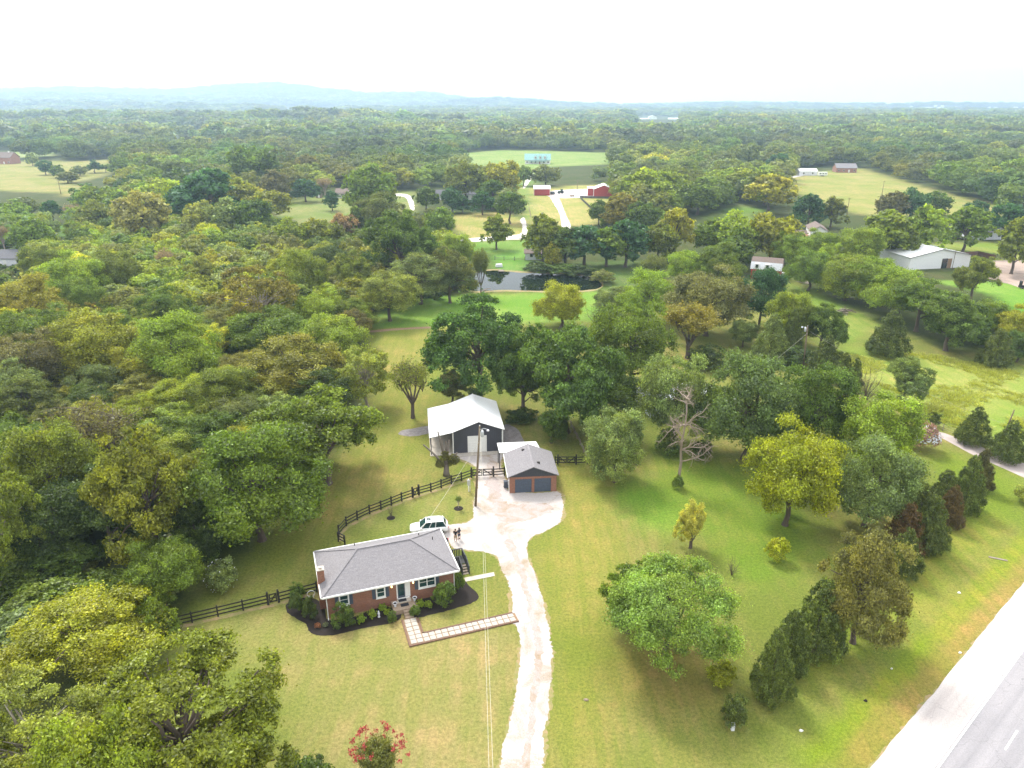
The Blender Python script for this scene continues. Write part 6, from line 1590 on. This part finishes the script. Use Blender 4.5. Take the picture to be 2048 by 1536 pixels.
def beside(x, y, word):
    px0, py0 = PX((x, y, 5)); near_ = sorted(REFS, key=lambda q: (q[1]-x)**2 + (q[2]-y)**2)[:5]
    for ph, rx, ry in near_:
        qx, qy = PX((rx, ry, 5)); d = ('left of' if px0 < qx else 'right of') if abs(px0-qx) > abs(py0-qy)*1.3 else ('behind' if y > ry else 'in front of')
        lb = '%s crown in the left wood, %s the %s' % (word, d, ph)
        if lb not in TAKEN and len(lb.split()) <= 16: TAKEN.add(lb); return lb
    for a in range(5):
        for b in range(a+1, 5):
            if len(near_) > b:
                lb = '%s crown between the %s and the %s' % (word, near_[a][0], near_[b][0])
                if lb not in TAKEN and len(lb.split()) <= 16: TAKEN.add(lb); return lb
    return None
for i in order[:NIND]:
    c = TN[i]; kk = keys[int(np.argmin(np.linalg.norm(PC/PC.sum(1, keepdims=True)*.2 + PC - c/c.sum()*.2 - c, axis=1)))]
    kind = ('r','t','w')[int(g.integers(0, 3))] if Y[i] < 170 else ('R','T')[int(g.integers(0, 2))]
    plant_at(kind, (X[i], Y[i], 0), W[i], H[i], tuple(c), beside(X[i], Y[i], DESC[kk]) or 'one of the crowded %s trees in the wood left of the lawn' % DESC[kk], 'crowded %s trees in the left wood' % DESC[kk])
rest = order[NIND:]
def instancer_leaf():
    m = leafmat('leaf_by_instance', 'attr')
    for n in m.node_tree.nodes:
        if n.type == 'ATTRIBUTE' and n.attribute_name == 'tint': n.attribute_type = 'INSTANCER'
    return m
M['leaf_inst'] = instancer_leaf()
def source_collection(name, meshes):
    c = bpy.data.collections.new(name)                       # not linked to the scene: only a source of shapes for the stuff below
    for me in meshes: c.objects.link(bpy.data.objects.new(name, me))
    return c
def far_crown(seed, kind, n, leaf):
    V, Fq, tone, L, lr = make_crown(seed, kind, n, leaf, .3, .5); return npmesh('far_crown', V, Fq, M['leaf_inst'], tone)
SRC_MID = source_collection('mid_crowns', [far_crown(200+i, ('r','g','r','t','g')[i], 2600, .042) for i in range(5)])
SRC_FAR = source_collection('far_crowns', [far_crown(210+i, 'g', 420, .10) for i in range(4)])
SRC_BUSH = source_collection('under_bushes', [far_crown(220+i, 'b', 420, .09) for i in range(3)])
def tuft(seed):
    q = np.random.default_rng(seed); n = 60; b = q.normal(size=(n,3))*np.array([.25,.25,0]); t = b*1.7 + q.normal(size=(n,3))*.12; t[:,2] = q.uniform(.4,1,n); w_ = q.normal(size=(n,3))*.03; w_[:,2] = 0
    V = np.stack([b-w_, b+w_, t+w_*.3, t-w_*.3], 1).reshape(-1,3); tone = np.ones((n*4,3)); tone[:,0] = np.repeat(q.uniform(.7,1.3,n),4); tone[:,1] = np.repeat(q.uniform(0,1,n),4)
    return npmesh('tuft', V, np.arange(n*4).reshape(n,4), M['leaf_inst'], tone)
SRC_TUFT = source_collection('grass_tufts', [tuft(230+i) for i in range(3)])
def instanced(name, X, Y, Z, W, H, tint, src, label):
    n = len(X); me = bpy.data.meshes.new(name); me.vertices.add(n)
    me.vertices.foreach_set('co', np.stack([X, Y, Z], 1).astype(np.float32).ravel())
    for nm, ty, arr in (('tint','FLOAT_COLOR',np.hstack([tint, np.ones((n,1))])), ('size','FLOAT_VECTOR',np.stack([W, W, H],1)), ('turn','FLOAT_VECTOR',np.stack([0*X,0*X,g.uniform(0,6.28,n)],1))):
        at = me.attributes.new(nm, ty, 'POINT'); at.data.foreach_set('color' if 'COLOR' in ty else 'vector', arr.astype(np.float32).ravel())
    o = tag(link(name, me), label, None, None, 'stuff')
    gt = bpy.data.node_groups.new(name, 'GeometryNodeTree'); gt.interface.new_socket('Geometry', in_out='INPUT', socket_type='NodeSocketGeometry'); gt.interface.new_socket('Geometry', in_out='OUTPUT', socket_type='NodeSocketGeometry')
    gi = gt.nodes.new('NodeGroupInput'); go = gt.nodes.new('NodeGroupOutput'); ip = gt.nodes.new('GeometryNodeInstanceOnPoints'); ci = gt.nodes.new('GeometryNodeCollectionInfo')
    ci.inputs['Collection'].default_value = src; ci.inputs['Separate Children'].default_value = True; ci.inputs['Reset Children'].default_value = True; ip.inputs['Pick Instance'].default_value = True
    sz = gt.nodes.new('GeometryNodeInputNamedAttribute'); sz.data_type = 'FLOAT_VECTOR'; sz.inputs['Name'].default_value = 'size'
    tn = gt.nodes.new('GeometryNodeInputNamedAttribute'); tn.data_type = 'FLOAT_VECTOR'; tn.inputs['Name'].default_value = 'turn'
    L_ = gt.links.new; L_(gi.outputs[0], ip.inputs['Points']); L_(ci.outputs[0], ip.inputs['Instance']); L_(sz.outputs[0], ip.inputs['Scale']); L_(tn.outputs[0], ip.inputs['Rotation'])
    rv = gt.nodes.new('FunctionNodeRandomValue'); rv.data_type = 'INT'; rv.inputs['Min'].default_value = 0; rv.inputs['Max'].default_value = 99
    for s_ in rv.outputs:
        if s_.enabled: L_(s_, ip.inputs['Instance Index'])
    for s_ in rv.inputs:
        if s_.name == 'Min' and s_.type == 'INT': s_.default_value = 0
        if s_.name == 'Max' and s_.type == 'INT': s_.default_value = 99
    L_(ip.outputs[0], go.inputs[0]); md = o.modifiers.new('scatter', 'NODES'); md.node_group = gt; return o
dm = np.clip((Y[rest]-300)/500, 0, 1)[:, None]*.5  # share of muted green grows with distance: haze put into the leaf colour
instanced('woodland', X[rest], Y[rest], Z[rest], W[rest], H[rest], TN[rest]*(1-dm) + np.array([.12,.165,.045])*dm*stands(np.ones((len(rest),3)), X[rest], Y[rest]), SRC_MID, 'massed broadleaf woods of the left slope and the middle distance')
fx = [scatter(900, 1500, 14, .5, .8, 20, 34), scatter(1500, 3000, 23, .4, .6, 28, 50), scatter(3000, 6900, 46, .25, .42, 42, 80)]
FX = [np.concatenate([a[i] for a in fx]) for i in range(5)]
instanced('distant_woods', *FX[:2], FX[2]-.5, *FX[3:], stands(tints(len(FX[0]))*.55 + np.array([.085,.115,.05])*.55, FX[0], FX[1]), SRC_FAR, 'far wooded hills fading blue into the haze')  # bluish, less saturated tint carries part of the haze in the colour
# shaded undergrowth in the left wood
n = 2600; Yb = np.sqrt(g.uniform(50**2, 260**2, n)); Xb = g.uniform(-1, .1, n)*Yb*.85; px, py = PXn(Xb, Yb, 0*Xb); k = inpoly(px, py, WOOD); Xb, Yb = Xb[k], Yb[k]
Wb = g.uniform(1.5, 4, len(Xb)); instanced('undergrowth', Xb, Yb, 0*Xb, Wb, Wb*g.uniform(.4,.8,len(Xb)), np.array([PAL['G'],PAL['D'],PAL['X'],PAL['K']])[g.integers(0,4,len(Xb))], SRC_BUSH, 'low leafy undergrowth covering the floor of the left wood')
# tall rough grass of the meadow right of the lane
n = 5200; poly = [p for nm, p, s, c in COVER_W if nm == 'meadow'][0]; P_ = np.array(poly); Xb = g.uniform(P_[:,0].min(), P_[:,0].max(), n); Yb = g.uniform(P_[:,1].min(), P_[:,1].max(), n)
k = inpoly(Xb, Yb, poly); Xb, Yb = Xb[k], Yb[k]; cl = np.array([mnoise.noise(Vector((x*.11, y*.11, 3))) for x, y in zip(Xb, Yb)]); k = cl > -.05; Xb, Yb, cl = Xb[k], Yb[k], cl[k]
Wb = g.uniform(.7, 1.5, len(Xb)); instanced('meadow_grass', Xb, Yb, 0*Xb, Wb, .35+.8*np.clip(cl,0,1)*g.uniform(.5,1.4,len(Xb)), np.array([.40,.44,.10])*g.uniform(.8,1.2,(len(Xb),1)), SRC_TUFT, 'tall rough tufts of meadow grass')

# ------------------------------------------------------------------ haze
mb = MB().box(-7600, 7600, -90, 7500, -12, 330)
hz = mb.build('haze', []) if False else None
hm = bpy.data.materials.new('haze_air'); hm.use_nodes = True; t = hm.node_tree; t.nodes.clear()
ho = t.nodes.new('ShaderNodeOutputMaterial'); pv_ = t.nodes.new('ShaderNodeVolumePrincipled')
pv_.inputs['Color'].default_value = (.58, .77, 1.0, 1); pv_.inputs['Density'].default_value = .00022; pv_.inputs['Anisotropy'].default_value = .5
t.links.new(pv_.outputs[0], ho.inputs['Volume'])
haze = mb.build('haze', hm); haze['kind'] = 'stuff'; haze['label'] = 'pale blue haze over the far country'
